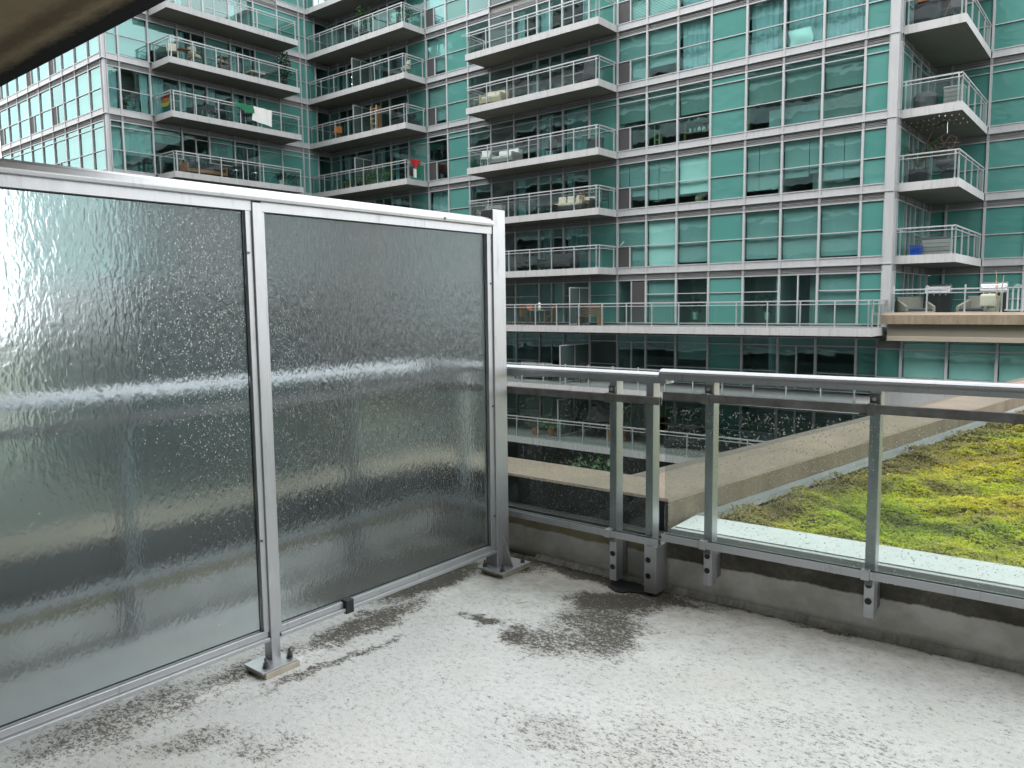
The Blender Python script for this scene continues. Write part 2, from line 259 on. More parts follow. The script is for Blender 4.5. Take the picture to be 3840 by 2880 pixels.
a = NT('unseen_own_facade_glass'); a.set((.24, .30, .29), .5); M['own'] = a.m
M['ground'] = simple('courtyard_ground', (.07, .08, .06), .9, 0, .4, .8)

# ------------------------------------------------------------------ geometry helpers
class MB:
    def __init__(s): s.v = []; s.f = []
    def box(s, x0, x1, y0, y1, z0, z1):
        b = len(s.v); s.v += [(x0, y0, z0), (x1, y0, z0), (x1, y1, z0), (x0, y1, z0), (x0, y0, z1), (x1, y0, z1), (x1, y1, z1), (x0, y1, z1)]
        s.f += [tuple(b+i for i in q) for q in ((0, 3, 2, 1), (4, 5, 6, 7), (0, 1, 5, 4), (1, 2, 6, 5), (2, 3, 7, 6), (3, 0, 4, 7))]; return s
    def prism(s, pts, ax, t0, t1):           # polygon (counter-clockwise) extruded along axis ax
        b = len(s.v); k = len(pts)
        for t in (t0, t1):
            for (p, q) in pts: s.v.append({'x': (t, p, q), 'y': (p, t, q), 'z': (p, q, t)}[ax])
        s.f += [tuple(b+i for i in range(k))[::-1], tuple(b+k+i for i in range(k))]
        s.f += [(b+i, b+(i+1) % k, b+k+(i+1) % k, b+k+i) for i in range(k)]; return s
    def tube(s, a, b, r, seg=8, r2=None):
        a = Vector(a); b = Vector(b); d = (b-a).normalized(); u = d.orthogonal().normalized(); w = d.cross(u); r2 = r if r2 is None else r2; o = len(s.v)
        for (c, rr) in ((a, r), (b, r2)):
            for i in range(seg):
                t = 2*math.pi*i/seg; s.v.append(tuple(c+(u*math.cos(t)+w*math.sin(t))*rr))
        s.f += [(o+i, o+(i+1) % seg, o+seg+(i+1) % seg, o+seg+i) for i in range(seg)]
        s.f += [tuple(o+i for i in range(seg))[::-1], tuple(o+seg+i for i in range(seg))]; return s
    def path(s, pts, r, seg=6):
        for p, q in zip(pts, pts[1:]): s.tube(p, q, r, seg)
        return s
    def lathe(s, prof, c=(0, 0), seg=14):
        o = len(s.v); k = len(prof)
        for (r, z) in prof:
            for i in range(seg):
                t = 2*math.pi*i/seg; s.v.append((c[0]+r*math.cos(t), c[1]+r*math.sin(t), z))
        for j in range(k-1):
            s.f += [(o+j*seg+i, o+j*seg+(i+1) % seg, o+(j+1)*seg+(i+1) % seg, o+(j+1)*seg+i) for i in range(seg)]
        s.f += [tuple(o+i for i in range(seg))[::-1], tuple(o+(k-1)*seg+i for i in range(seg))]; return s
    def quad(s, *p): b = len(s.v); s.v += list(p); s.f.append((b, b+1, b+2, b+3)); return s
    def grid(s, fn, nu, nv):
        b = len(s.v)
        for j in range(nv+1):
            for i in range(nu+1): s.v.append(fn(i/nu, j/nv))
        s.f += [(b+j*(nu+1)+i, b+j*(nu+1)+i+1, b+(j+1)*(nu+1)+i+1, b+(j+1)*(nu+1)+i) for j in range(nv) for i in range(nu)]; return s
    def mesh(s, name, mat):
        me = bpy.data.meshes.new(name); me.from_pydata(s.v, [], s.f); me.materials.append(M[mat]); return me

def link(name, me, parent=None, loc=(0, 0, 0), rz=0., bevel=0., smooth=False):
    o = bpy.data.objects.new(name, me); COL.objects.link(o); o.location = loc; o.rotation_euler.z = rz
    if parent: o.parent = parent
    if bevel:
        b = o.modifiers.new('bevel', 'BEVEL'); b.width = bevel; b.segments = 2; b.limit_method = 'ANGLE'
    if smooth:
        for p in me.polygons: p.use_smooth = True
    return o
def obj(name, mb, mat, parent=None, loc=(0, 0, 0), rz=0., bevel=0., smooth=False): return link(name, mb.mesh(name, mat), parent, loc, rz, bevel, smooth)
def thing(name, label, cat, loc=(0, 0, 0), rz=0., group=None):
    o = bpy.data.objects.new(name, None); COL.objects.link(o); o.location = loc; o.rotation_euler.z = rz
    o['label'] = label; o['category'] = cat
    if group: o['group'] = group
    return o
def tag(o, label, cat, group=None):
    o['label'] = label; o['category'] = cat
    if group: o['group'] = group
    return o
def struct(name, mb, mat, **k): o = obj(name, mb, mat, **k); o['kind'] = 'structure'; return o
CACHE = {}
def cached(key, fn):
    if key not in CACHE: CACHE[key] = fn()
    return CACHE[key]

# ================================================================== THE SETTING NEAR THE CAMERA
GA = R(2.5); GP = Vector((-1.83, 3.45))                      # the right guard run is turned by 2.5 degrees about GP
def gp(x, y, z=0.): v = Vector((x-GP.x, y-GP.y)); v.rotate(Matrix.Rotation(GA, 2)); return (v.x+GP.x, v.y+GP.y, z)
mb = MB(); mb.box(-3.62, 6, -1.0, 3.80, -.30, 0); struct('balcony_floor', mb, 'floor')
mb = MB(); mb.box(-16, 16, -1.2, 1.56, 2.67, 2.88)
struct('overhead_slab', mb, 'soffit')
# kerb (left run, side run, right run)
mb = MB(); mb.box(-3.62, -1.865, 3.565, 3.655, -.3, .285); mb.box(-3.66, -3.575, -1.0, 3.565, -.3, .285); struct('kerb', mb, 'kerb')
mb = MB(); mb.box(-.035, 9, .12, .42, -.4, .335); o = struct('kerb', mb, 'kerb', loc=(GP.x, GP.y, 0), rz=GA, bevel=.004)
mb = MB(); mb.box(-.02, 9, .15, .415, .335, .341); o = struct('roof_edge_strip', mb, 'membrane', loc=(GP.x, GP.y, 0), rz=GA)
# tan parapet: one low wall in three runs, each with its two coping pieces
pw = thing('parapet_wall', 'low tan concrete parapet with wide flat top turning a corner beyond the railing', 'wall', (-1.924, 3.65, .3))
def W2(v): return (v[0]+1.924, v[1]-3.65, v[2]-.3)
def prun(A, B, wA, wB, zb, name='wall_run'):
    # A,B inner edge (x,y); wA,wB outer edge; cross-section: flat inner part, outer third falls away
    mb = MB(); P = []
    for (i, o_) in ((A, wA), (B, wB)):
        i = Vector(i); o_ = Vector(o_); r = i.lerp(o_, .62)
        P.append([W2((*i, zb)), W2((*i, .448)), W2((*(i.lerp(o_, .02)), .46)), W2((*r, .462)), W2((*o_, .405)), W2((*o_, zb))])
    mb.v = P[0]+P[1]; k = 6; mb.f = [tuple(range(k)), tuple(range(k, 2*k))[::-1]]+[(i, k+i, k+(i+1) % k, (i+1) % k) for i in range(k)]
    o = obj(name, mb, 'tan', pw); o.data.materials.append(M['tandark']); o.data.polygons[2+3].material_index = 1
    if zb < 0: o.data.materials.append(M['walldark']); o.data.polygons[2].material_index = 2
    import bmesh; bm = bmesh.new(); bm.from_mesh(o.data); bmesh.ops.recalc_face_normals(bm, faces=bm.faces); bm.to_mesh(o.data); bm.free(); return o
c_in, c_out = (-1.924, 3.65), (-2.53, 4.28)
ri_ = lambda y: (-1.924+.1387*(y-3.65), y); ro_ = lambda y: (-2.53+.1387*(y-4.28), y)
ys = [3.65, 8.1, 12.6, 18, 26]
for i in range(4):
    a0 = c_in if i == 0 else (ri_(ys[i]+.006)); b0 = c_out if i == 0 else ro_(ys[i]+.1+.006)
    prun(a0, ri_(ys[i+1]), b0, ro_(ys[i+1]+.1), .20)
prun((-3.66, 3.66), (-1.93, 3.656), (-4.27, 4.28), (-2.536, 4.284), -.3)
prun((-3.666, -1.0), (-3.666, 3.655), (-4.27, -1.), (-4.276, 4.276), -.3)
mb = MB(); mb.v = [W2(v) for v in ((-4.26, -1, .2), (-4.26, 4.27, .2), (-2.54, 4.27, .2), (.48, 26.0, .2), (-4.26, -1, -8), (-4.26, 4.27, -8), (-2.54, 4.27, -8), (.48, 26, -8))]; mb.f = [(0, 1, 5, 4), (1, 2, 6, 5), (2, 3, 7, 6)]
obj('outer_face', mb, 'tanplain', pw)
# metal flashing at the foot of the parapet and roof deck
mb = MB(); f0 = lambda y, d, z: (-1.924+.1387*(y-3.65)+d, y, z)
mb.v = [f0(3.9, .003, .335), f0(3.9, .02, .312), f0(3.9, .07, .300), f0(26, .02, .335), f0(26, .04, .312), f0(26, .13, .300)]; mb.f = [(0, 1, 4, 3), (1, 2, 5, 4)]
struct('roof_flashing', mb, 'flash')
mb = MB(); mb.v = [(-1.95, 3.7, .285), (14, 3.7, .285), (14, 26, .285), (1.3, 26, .285)]; mb.f = [(0, 1, 2, 3)]
struct('roof_soil', mb, 'soil')
# sedum mat (uncountable leaves): tufts of little leaves over the soil
def sedum():
    def hgt(x, y): return .015+.042*np.clip(np.sin(x*6.1+1.6*np.sin(y*2.9+.5))*np.sin(y*5.3+1.5*np.sin(x*4.4))+.45*np.sin(x*15+2*np.sin(y*7))*np.sin(y*13+1.5*np.sin(x*11)), -.2, 1.3)
    pts = []
    for (y0, y1, dens, sz) in ((3.78, 5.2, 7500, .0125), (5.2, 7.5, 4400, .0165), (7.5, 11, 2000, .024), (11, 20, 600, .038)):
        w = 2.6; nn = int((y1-y0)*w*dens); y = rng.uniform(y0, y1, nn); x = -1.924+.1387*(y-3.65)+.07+rng.random(nn)*w
        k = x > -1.83+.0; x = x[k]; y = y[k]
        edge = (y-(3.45+.0437*(x+1.83)) > .43); x = x[edge]; y = y[edge]
        dpar = x-(-1.924+.1387*(y-3.65)); keep = rng.random(len(x)) < np.clip((dpar-.05)/.16+.15, 0, 1); x = x[keep]; y = y[keep]
        pts.append(np.stack([x, y, np.full(len(x), sz)], 1))
    P = np.concatenate(pts); N = len(P); L = 5
    z = .29+hgt(P[:, 0], P[:, 1])*rng.uniform(.6, 1.15, N)
    az = rng.uniform(0, 6.283, (N, L)); el = rng.uniform(.0, .85, (N, L)); s = P[:, 2:3]*rng.uniform(.7, 1.3, (N, L))
    d = np.stack([np.cos(az)*np.cos(el), np.sin(az)*np.cos(el), np.sin(el)], -1); w = np.stack([-np.sin(az), np.cos(az), 0*az], -1)
    c = np.stack([P[:, 0], P[:, 1], z], -1)[:, None, :]
    a0 = c+d*0; a1 = c+d*s[..., None]*.6+w*s[..., None]*.38; a2 = c+d*s[..., None]*1.15; a3 = c+d*s[..., None]*.6-w*s[..., None]*.38
    V = np.stack([a0, a1, a2, a3], 2).reshape(-1, 3); nf = N*L
    me = bpy.data.meshes.new('sedum'); me.vertices.add(len(V)); me.vertices.foreach_set('co', V.ravel().astype(np.float32))
    me.loops.add(nf*4); me.loops.foreach_set('vertex_index', np.arange(nf*4, dtype=np.int32)); me.polygons.add(nf)
    me.polygons.foreach_set('loop_start', np.arange(0, nf*4, 4, dtype=np.int32)); me.polygons.foreach_set('loop_total', np.full(nf, 4, dtype=np.int32))
    at = me.attributes.new('rnd', 'FLOAT', 'FACE'); at.data.foreach_set('value', np.repeat(rng.random(N), L).astype(np.float32)*.7+rng.random(nf).astype(np.float32)*.3)
    me.update(); me.materials.append(M['sedum']); o = link('sedum', me); o['kind'] = 'stuff'; tag(o, 'yellow green sedum mat covering the green roof', 'ground cover')
sedum()
# ground far below and the storeys of our own building around and behind the camera
mb = MB(); mb.box(-400, 400, -400, 400, -8.4, -8.0); struct('ground', mb, 'ground')
own = thing('unseen_own_building', 'unseen white balcony bands and green glass of the building the camera stands in, stretched left for reflections', 'building', (0, -1.2, 0))  # out of view; run stretched left for its reflections in the windows opposite
for k in range(-3, 11):
    z = 2.67*(k+1)
    if k not in (-1, 0):
        mb = MB(); mb.box(-60, 30, 0, 2.76, z, z+.25); obj('unseen_balcony_band', mb, 'slab', own)
        mb = MB(); mb.box(-60, 30, 2.70, 2.74, z+1.25, z+1.31); mb.box(-60, 30, 2.70, 2.74, z+.28, z+1.0) if k % 2 else None; obj('unseen_band_railing', mb, 'white', own)
mb = MB(); mb.box(-60, 30, -9, -.02, -8, 32); obj('wall', mb, 'own', own)
mb = MB()
for i in range(-30, 15): mb.box(i*2-.06, i*2+.06, -.02, .06, -8, 32)
obj('mullion', mb, 'white', own)

# ================================================================== PRIVACY SCREEN
XF = -2.762
scr = thing('privacy_screen', 'tall aluminium privacy screen with two rain-dotted textured glass panels', 'screen', (XF, 1.0, 0))
def sc(x0, x1, y0, y1, z0, z1, mb=None): mb = mb or MB(); return mb.box(x0-XF, x1-XF, y0-1, y1-1, z0, z1)
for (y0, y1, top, x0) in ((.262, .305, 1.92, XF-.054), (1.764, 1.807, 1.92, XF-.054), (3.222, 3.325, 2.018, XF-.088)):
    obj('post', sc(x0, XF, y0, y1, .03, top), 'alu', scr, bevel=.003)
    if top > 2: pl = sc(-2.855, -2.672, 3.155, 3.405, .025, .036); gr = sc(-2.845, -2.682, 3.175, 3.40, 0, .025)
    else: pl = sc(-2.83, -2.690, y0-.092, y0+.070, .025, .033); gr = sc(-2.83, -2.686, y0-.08, y0+.084, 0, .025)
    pb = obj('base_plate', pl, 'alu', scr, bevel=.001); obj('grout_pad', gr, 'grout', pb, bevel=.004)
    bl = ((-2.725, y0-.055), (-2.728, y0+.062)) if top < 2 else ((-2.825, 3.185), (-2.695, 3.185), (-2.70, 3.37), (-2.83, 3.37))
    for (bx, by) in bl:
        mb = MB(); mb.tube((bx-XF, by-1, .035), (bx-XF, by-1, .040), .014, 12); mb.tube((bx-XF, by-1, .040), (bx-XF, by-1, .054), .0105, 6); mb.tube((bx-XF, by-1, .054), (bx-XF, by-1, .074), .0055, 8); obj('anchor_bolt', mb, 'bolt', pb)
mb = MB(); b = len(mb.v); mb.prism([(3.335-1, .036), (3.345-1, .036), (3.345-1, .20), (3.335-1, .20)], 'x', 0, 0) if 0 else None
mb.prism([(XF-XF, .036), (.075, .036), (.004, .20), (0, .20)], 'y', 3.268-1, 3.276-1); obj('gusset', mb, 'alu', scr)
# stiles beside the posts
for (y0, y1) in ((.305, .326), (1.738, 1.764), (1.807, 1.824), (3.184, 3.222)):
    obj('stile', sc(XF-.030, XF-.010, y0, y1, .155, 1.89), 'alu', scr, bevel=.0015)
mb = MB(); sc(XF-.034, XF-.0305, 1.732, 1.738, .16, 1.888, mb); sc(XF-.034, XF-.0305, 3.178, 3.184, .16, 1.888, mb); sc(XF-.034, XF-.0305, .3, 3.2, .1655, .171, mb); sc(XF-.034, XF-.0305, .0, 3.2, 1.881, 1.886, mb); obj('gasket', mb, 'black', scr)
# top rail: rounded cap on a fascia
pr = [(-.108, 1.924), (.012, 1.924), (.014, 1.940), (.004, 1.962), (-.018, 1.973), (-.080, 1.973), (-.102, 1.962)]
mb = MB(); mb.prism([(x, z) for x, z in pr], 'y', -2.4, 3.205-1); mb.prism([(x, z) for x, z in [(-.106, 1.926), (.010, 1.926), (.011, 1.938), (.002, 1.955), (-.02, 1.963), (-.08, 1.963)]], 'y', 3.205-1, 3.222-1)
obj('top_rail', mb, 'alu', scr, bevel=.003)
for (y0, y1) in ((-1.4, .262), (.305, 1.764), (1.807, 3.222)): obj('fascia', sc(XF-.036, XF-.006, y0, y1, 1.885, 1.924), 'alu', scr)
mb = MB(); mb.tube((.010, 2.84-1, 1.938), (.017, 2.84-1, 1.938), .007, 8); obj('screw', mb, 'bolt', scr)
mb = MB()
for (y, z) in ((1.745, 1.72), (1.745, .55), (3.21, 1.62), (3.21, .95), (3.21, .33)): mb.tube((-.010, y-1, z), (-.004, y-1, z), .005, 8)
obj('screw', mb, 'bolt', scr)
for (y0, y1) in ((-1.4, .262), (.305, 1.758), (1.812, 3.235)):
    mb = MB(); sc(XF-.034, XF-.012, y0, y1, .136, .163, mb); sc(XF-.034, XF+.004, y0, y1, .119, .1355, mb); obj('bottom_rail', mb, 'alu', scr, bevel=.002)
for (y0, y1) in ((-1.4, .262), (.31, 1.736), (1.812, 3.19)): obj('glass_panel', sc(XF-.0375, XF-.0315, y0, y1, .15, 1.895), 'frost', scr)
obj('rubber_clip', sc(XF-.03, XF+.010, 2.150, 2.195, .108, .172), 'black', scr, bevel=.004)

# ================================================================== GUARD RAILINGS
HR = [(-.038, 0), (.038, 0), (.038, .021), (.036, .031), (.030, .041), (.020, .049), (.008, .053), (-.008, .053), (-.020, .049), (-.030, .041), (-.036, .031), (-.038, .021)]
def guard(label, loc, rz, x0, x1, posts, mz=0., bz=0., hz=0., gx=None, ends=(1, 1)):
    g = thing('guard_rail', label, 'railing', loc, rz)
    mb = MB(); mb.prism([(y+.030, zz+1.105+hz) for y, zz in HR], 'x', x0, x1); obj('handrail', mb, 'alu', g)
    mb = MB()
    for e, on in ((x0, ends[0]), (x1, ends[1])):
        if on: mb.prism([(y*1.03+.030, (zz-.001)*1.03+1.105+hz) for y, zz in HR], 'x', e-.002 if e == x0 else e, e if e == x0 else e+.006)
    if mb.v: c = obj('end_cap', mb, 'capalu', g); mb = MB(); mb.tube((x1+.006, .030, 1.116+hz), (x1+.009, .030, 1.116+hz), .005, 8); obj('rivet', mb, 'boltlight', c)
    gx = gx or (x0, x1-.02)
    mb = MB(); mb.box(gx[0], gx[1], -.042, -.036, 1.000+mz, 1.034+mz); mb.box(gx[0], gx[1], -.018, -.012, 1.000+mz, 1.034+mz); mb.box(gx[0], gx[1], -.0419, -.0121, 1.0341+mz, 1.0375+mz); obj('mid_rail', mb, 'alu_dull', g)
    mb = MB(); mb.box(gx[0], gx[1], -.044, -.038, .282+bz, .313+bz); mb.box(gx[0], gx[1], -.016, -.010, .282+bz, .313+bz); mb.box(gx[0], gx[1], -.0439, -.0101, .2785+bz, .2819+bz); obj('bottom_rail', mb, 'alu', g)
    mb = MB(); mb.box(gx[0]+.01, gx[1]-.004, -.030, -.024, .285+bz, 1.020+mz); obj('glass_pane', mb, 'guard_glass', g)
    for (px, zb, kind) in posts:
        p = obj('post', MB().box(px-.021, px+.021, 0, .066, zb, 1.1048+hz), 'alu', g, bevel=.002)
        if kind == 'box':
            q = obj('mounting_box', MB().box(px-.025, px+.045, -.004, .118, zb-.02, .262), 'alu', g, bevel=.002); holes = MB()
            for hz_ in (.07, .155): holes.tube((px-.002, -.0045, zb+hz_), (px-.002, -.006, zb+hz_), .0155, 14)
            obj('hole', holes, 'black', q)
        else:
            q = obj('mounting_plate', MB().box(px-.021, px+.021, .0662, .118, zb+.02, .262), 'alu_dull', g); holes = MB()
            for hz_ in (.075, .148): holes.tube((px-.002, -.0005, zb+hz_), (px-.002, -.003, zb+hz_), .0145, 14)
            obj('hole', holes, 'black', q)
            c = obj('clamp', MB().box(px-.026, px+.008, -.048, -.008, .992+mz, 1.042+mz), 'alu_dull', g, bevel=.002)
            mb = MB(); mb.box(px-.0205, px+.018, -.012, -.001, 1.0425+mz, 1.078+mz); obj('clamp_tab', mb, 'alu_dull', g)
            mb = MB(); mb.tube((px-.002, -.012, 1.060+mz), (px-.002, -.019, 1.060+mz), .0085, 10); mb.tube((px-.002, -.019, 1.060+mz), (px-.002, -.023, 1.060+mz), .005, 8); obj('clamp_screw', mb, 'boltlight', c)
            c = obj('clamp', MB().box(px-.026, px+.008, -.050, -.004, .274+bz, .317+bz), 'alu', g, bevel=.002)
            obj('clamp_tab', MB().box(px-.018, px+.014, -.012, -.001, .242+bz, .2738+bz), 'alu_dull', g)
            mb = MB(); mb.tube((px-.002, -.012, .258+bz), (px-.002, -.018, .258+bz), .006, 8); obj('clamp_screw', mb, 'bolt', c)
    return g
gl_ = guard('short aluminium guard railing with clear glass between screen post and rail end cap', (0, 3.45, 0), 0, -3.53, -1.838, [(-2.145, .028, 'side'), (-1.929, .030, 'box'), (-3.25, .03, 'side')], gx=(-3.5, -1.853), ends=(0, 1))
gr_ = guard('long aluminium guard railing with wet glass in front of the green roof', (GP.x, GP.y, 0), GA, -.045, 6.5, [(.221, .118, 'side'), (.957, .128, 'side'), (1.74, .12, 'side'), (2.5, .12, 'side'), (4, .12, 'side')], hz=.018, mz=.030, bz=.036, gx=(-.006, 6.4), ends=(0, 0))
gs_ = guard('side guard railing with clear glass seen blurred through the privacy screen', (-3.50, 3.45, 0), R(90), -4.4, -.06, [(-.6, .03, 'side'), (-1.9, .03, 'side'), (-3.2, .03, 'side')], gx=(-4.3, -.04), ends=(0, 0))
# rain drops: on the guard panes and on the textured glass
def drops(name, parent, nn, fx, r0, r1, nrm, squash=.55, label=''):
    base = [(0, 0, 1)]+[(math.cos(t)*.8, math.sin(t)*.8, .6) for t in np.linspace(0, 6.283, 7)[:-1]]+[(math.cos(t), math.sin(t), 0) for t in np.linspace(0, 6.283, 7)[:-1]]
    base = np.array(base); F = [(0, 1+i, 1+(i+1) % 6) for i in range(6)]; F4 = [(1+i, 7+i, 7+(i+1) % 6, 1+(i+1) % 6) for i in range(6)]
    V = []; FF = []
    P = np.array([fx() for _ in range(nn)]); rr = rng.uniform(r0**.5, r1**.5, nn)**2
    if nrm == 'x': bx = np.stack([base[:, 2]*squash, base[:, 0], base[:, 1]*1.15], 1)
    else: bx = np.stack([base[:, 0], -base[:, 2]*squash, base[:, 1]*1.15], 1)
    V = (P[:, None, :]+bx[None]*rr[:, None, None]).reshape(-1, 3).tolist()
    for i in range(nn):
        b = i*13; FF += [tuple(b+q for q in f) for f in F]+[tuple(b+q for q in f) for f in F4]
    me = bpy.data.meshes.new(name); me.from_pydata(V, [], FF); me.materials.append(M['water'])
    for p in me.polygons: p.use_smooth = True
    o = link(name, me, parent); o['kind'] = 'stuff'; return o
xg = -.0313
drops('rain_drop', scr, 15000, lambda: (xg, rng.uniform(1.83, 3.18)-1, 1.88-rng.beta(1.15, 1.5)*1.68), .0006, .0023, 'x')
def left_drop():
    while 1:
        y = rng.uniform(.9, 1.73); z = rng.uniform(.2, 1.88)
        if rng.random() < np.clip((y-1.12-.18*(1.9-z))/.4, 0.02, 1)*(.35+.65*(z > .9)): return (xg, y-1, z)
drops('rain_drop', scr, 3200, left_drop, .0007, .0027, 'x')
def gdrop(x0, x1, bias=.35):
    def f():
        z = 1.0-abs(rng.normal(0, .16)) if rng.random() < bias else rng.uniform(.31, .99)
        return (rng.uniform(x0, x1), -.0302, max(z, .355))
    return f
drops('rain_drop', gr_, 6000, gdrop(.02, 2.2, .3), .0006, .0034, 'y', .5)
drops('rain_drop', gl_, 4000, gdrop(-2.75, -1.88, .2), .0006, .0024, 'y', .5)
mb = MB()
for x in np.concatenate([rng.uniform(0, 2.0, 26)]): mb.tube((x, -.03, .314), (x, -.03, .308), .003, 6, .0035)
o = obj('hanging_drop', mb, 'water', gr_); o['kind'] = 'stuff'
# drain and small litter on the floor
mb = MB(); pts = []
for i in range(26):
    t = 2*math.pi*i/26; rr = 1+.16*math.sin(3*t+1)+.09*math.sin(7*t)+rng.uniform(-.05, .05); pts.append((.125*rr*math.cos(t), .085*rr*math.sin(t)))
mb.prism(pts, 'z', 0, .006); dr = obj('floor_drain', mb, 'black', None, (-2.06, 3.475, .001)); tag(dr, 'ragged black drain mat under the railing post', 'drain')
lt = MB(); lt.tube((-2.40, 2.93, .004), (-2.36, 2.99, .004), .0025, 5); tag(obj('twig', lt, 'cream'), 'tiny pale twig lying on the floor before the drain', 'twig')

def bead(x0, x1, yf, seed):
    def fn(u, v):
        x = x0+(x1-x0)*u; nz_ = .5+.5*math.sin(x*37+seed)*math.sin(x*91+2*seed)+.35*math.sin(x*211); d = .030+.014*nz_
        return (x, yf(x)-d*(1-v), (.003+.022*v*v+.005*nz_*v))
    return MB().grid(fn, int((x1-x0)*70), 4)
struct('floor_bead', bead(-2.75, -1.87, lambda x: 3.566, 1), 'kerb'); struct('floor_bead', bead(-1.87, 4.0, lambda x: 3.45+.12+.0437*(x+1.83), 4), 'kerb')
# ================================================================== CURTAIN-WALL BUILDINGS OPPOSITE
L = [-5.13, -2.45, .23, 2.90, 5.60, 8.28, 11.30, 13.97, 16.64, 19.31, 21.98, 24.65, 27.32]   # undersides of the slab edges
tower = thing('apartment_tower', 'teal glass apartment tower with white mullions and stacked balconies opposite', 'building', (-20, 32, .23))
wing = thing('tower_wing', 'projecting left wing of the teal glass tower with one column of long balconies', 'building', (-40.9, 18.13, .23))
podium = thing('podium_block', 'low tan podium block with stained parapet carrying a terrace at right', 'building', (-5.5, 31.5, 0))
PARK = {'t': tower, 'w': wing, 'p': podium}
def wl(par, x, y, z): return (x-par.location.x, y-par.location.y, z-par.location.z)
class Face:
    def __init__(s, par, ox, oy, rot): s.p = par; s.ox = ox; s.oy = oy; s.r = R(rot); s.c = math.cos(s.r); s.s = math.sin(s.r)
    def at(s, u, z, d=0.): return wl(s.p, s.ox+u*s.c-d*s.s, s.oy+u*s.s+d*s.c, z)
def frame_mesh(w, h, bars, split):
    mb = MB(); j = .045
    mb.box(0, j, -.06, .08, 0, h); mb.box(w-j, w, -.06, .08, 0, h)
    mb.box(j, w-j, -.045, .07, 0, .04); mb.box(j, w-j, -.045, .07, h-.04, h)
    for b in bars: mb.box(j, w-j, -.04, .06, b-.018, b+.018)
    if split: (sx, z0, z1) = split; mb.box(sx-.028, sx+.028, -.042, .06, z0, z1)
    return mb.mesh('window', 'white')
def pane_mesh(w, h, mat, name='pane'): return MB().quad((0, 0, 0), (w, 0, 0), (w, 0, h), (0, 0, h)).mesh(name, mat)
def louvre_mesh(w, h):
    mb = MB(); mb.box(0, w, .03, .05, 0, h); nsl = 5
    for i in range(nsl): z = h*(i+.25)/nsl; mb.box(.05, w-.05, -.012, .028, z, z+h/nsl*.42)
    mb.box(0, .05, -.055, .03, 0, h); mb.box(w-.05, w, -.055, .03, 0, h)
    return mb.mesh('louvre', 'louvre')
def spandrel_mesh(w, h):
    mb = MB(); mb.box(.003, w-.003, -.02, .05, .03, h); mb.box(0, w, -.085, .05, 0, .03); mb.box(.0, .05, -.052, -.0205, .031, h); mb.box(w-.05, w, -.052, -.0205, .031, h); mb.box(.05, w-.05, -.035, -.0205, .035, .06)
    return mb.mesh('spandrel', 'white')
def curtain_mesh(w, h, k, full=1):
    rr = random.Random(k); ph = rr.random()*6; fr = rr.uniform(7, 11)
    def fn(u, v): x = u*w; return (x+.02*math.sin(9*x+v*2+ph), .03*math.sin(x*fr*2.2+ph)+.02*math.sin(x*fr*5+v*1.2), v*h)
    return MB().grid(fn, int(w*22)+2, 3).mesh('curtain', 'curtain')
def window(fc, u0, u1, z0, z1, bars=(), kind='v', split=None, door=False):
    """bars: absolute z of cross bars; kind: v vision, s teal panel, g grey panel; then blind codes"""
    w = round(u1-u0, 3); h = round(z1-z0, 3); bz = [round(b-z0, 3) for b in bars]
    sp = None
    if split: sp = (round(w*split[0], 3), .045, bz[0]-.022 if (bz and not door) else (bz[0]-.022 if bz else h-.045))
    key = ('f', w, h, tuple(bz), sp)
    f = link('window' if not door else 'sliding_door', cached(key, lambda: frame_mesh(w, h, bz, sp)), fc.p, fc.at(u0, z0), fc.r)
    base = kind[0]; zz = [.045]+[q for b in bz for q in (b-.022, b+.022)]+[h-.045]
    for i in range(0, len(zz), 2):
        a, b = zz[i], zz[i+1]; cells = [(.045, w-.045)]
        if sp and a < sp[2]-.05: cells = [(.045, sp[0]-.028), (sp[0]+.028, w-.045)]
        for ci, (c, d) in enumerate(cells):
            ww = round(d-c, 3); hh = round(b-a, 3); mt = {'v': 'pane', 's': 'teal', 'g': 'tealgrey'}[base]; nm = 'pane' if base == 'v' else 'glass_panel'
            if len(cells) > 1 and split[1] == ci+1 and i == 0: mt = 'mesh'; nm = 'insect_screen'
            link(nm, cached((nm, ww, hh, mt), lambda: pane_mesh(ww, hh, mt, nm)), f, (c, .01 if mt != 'mesh' else -.01, a))
    for code in kind[1:].split():
        t = code[0]; fr = float(code[1:]) if len(code) > 1 else 1.
        x0, x1 = .07, w-.07
        if t == 'c': link('curtain', curtain_mesh(x1-x0, h-.1, hash((u0, z0)) % 9999), f, (x0, .22, .05))
        elif t in 'LR':   # part curtain on the left / right
            ww = (x1-x0)*fr; link('curtain', curtain_mesh(ww, h-.1, int(u0*7+z0) % 99), f, (x0 if t == 'L' else x1-ww, .22, .05))
        elif t in 'blmn':
            mt = {'b': 'blind', 'l': 'blindlight', 'm': 'blinddim', 'n': 'blind'}[t]; hh = (h-.1)*fr; sx = random.choice((.35, .45, .55, .7)) if t == 'n' else None
            mb = MB()
            if sx: mb.box(x0, x0+(x1-x0)*sx-.012, .12, .125, h-.05-hh, h-.05); mb.box(x0+(x1-x0)*sx+.012, x1, .12, .125, h-.05-hh*random.choice((1, 1, .93)), h-.05)
            else: mb.box(x0, x1, .12, .125, h-.05-hh, h-.05)
            bl = obj('blind', mb, mt, f)
            if fr < .98: obj('blind_bar', MB().box(x0, x1, .112, .119, h-.05-hh-.01, h-.05-hh+.012), 'whitep', bl) if 0 else None
        elif t == 'v':    # venetian slats
            mb = MB(); k = 30
            for i in range(k): z = .06+(h-.12)*i/k; mb.box(x0, x1, .10, .135, z, z+(h-.12)/k*.55)
            obj('blind', mb, 'blindlight', f)
    return f
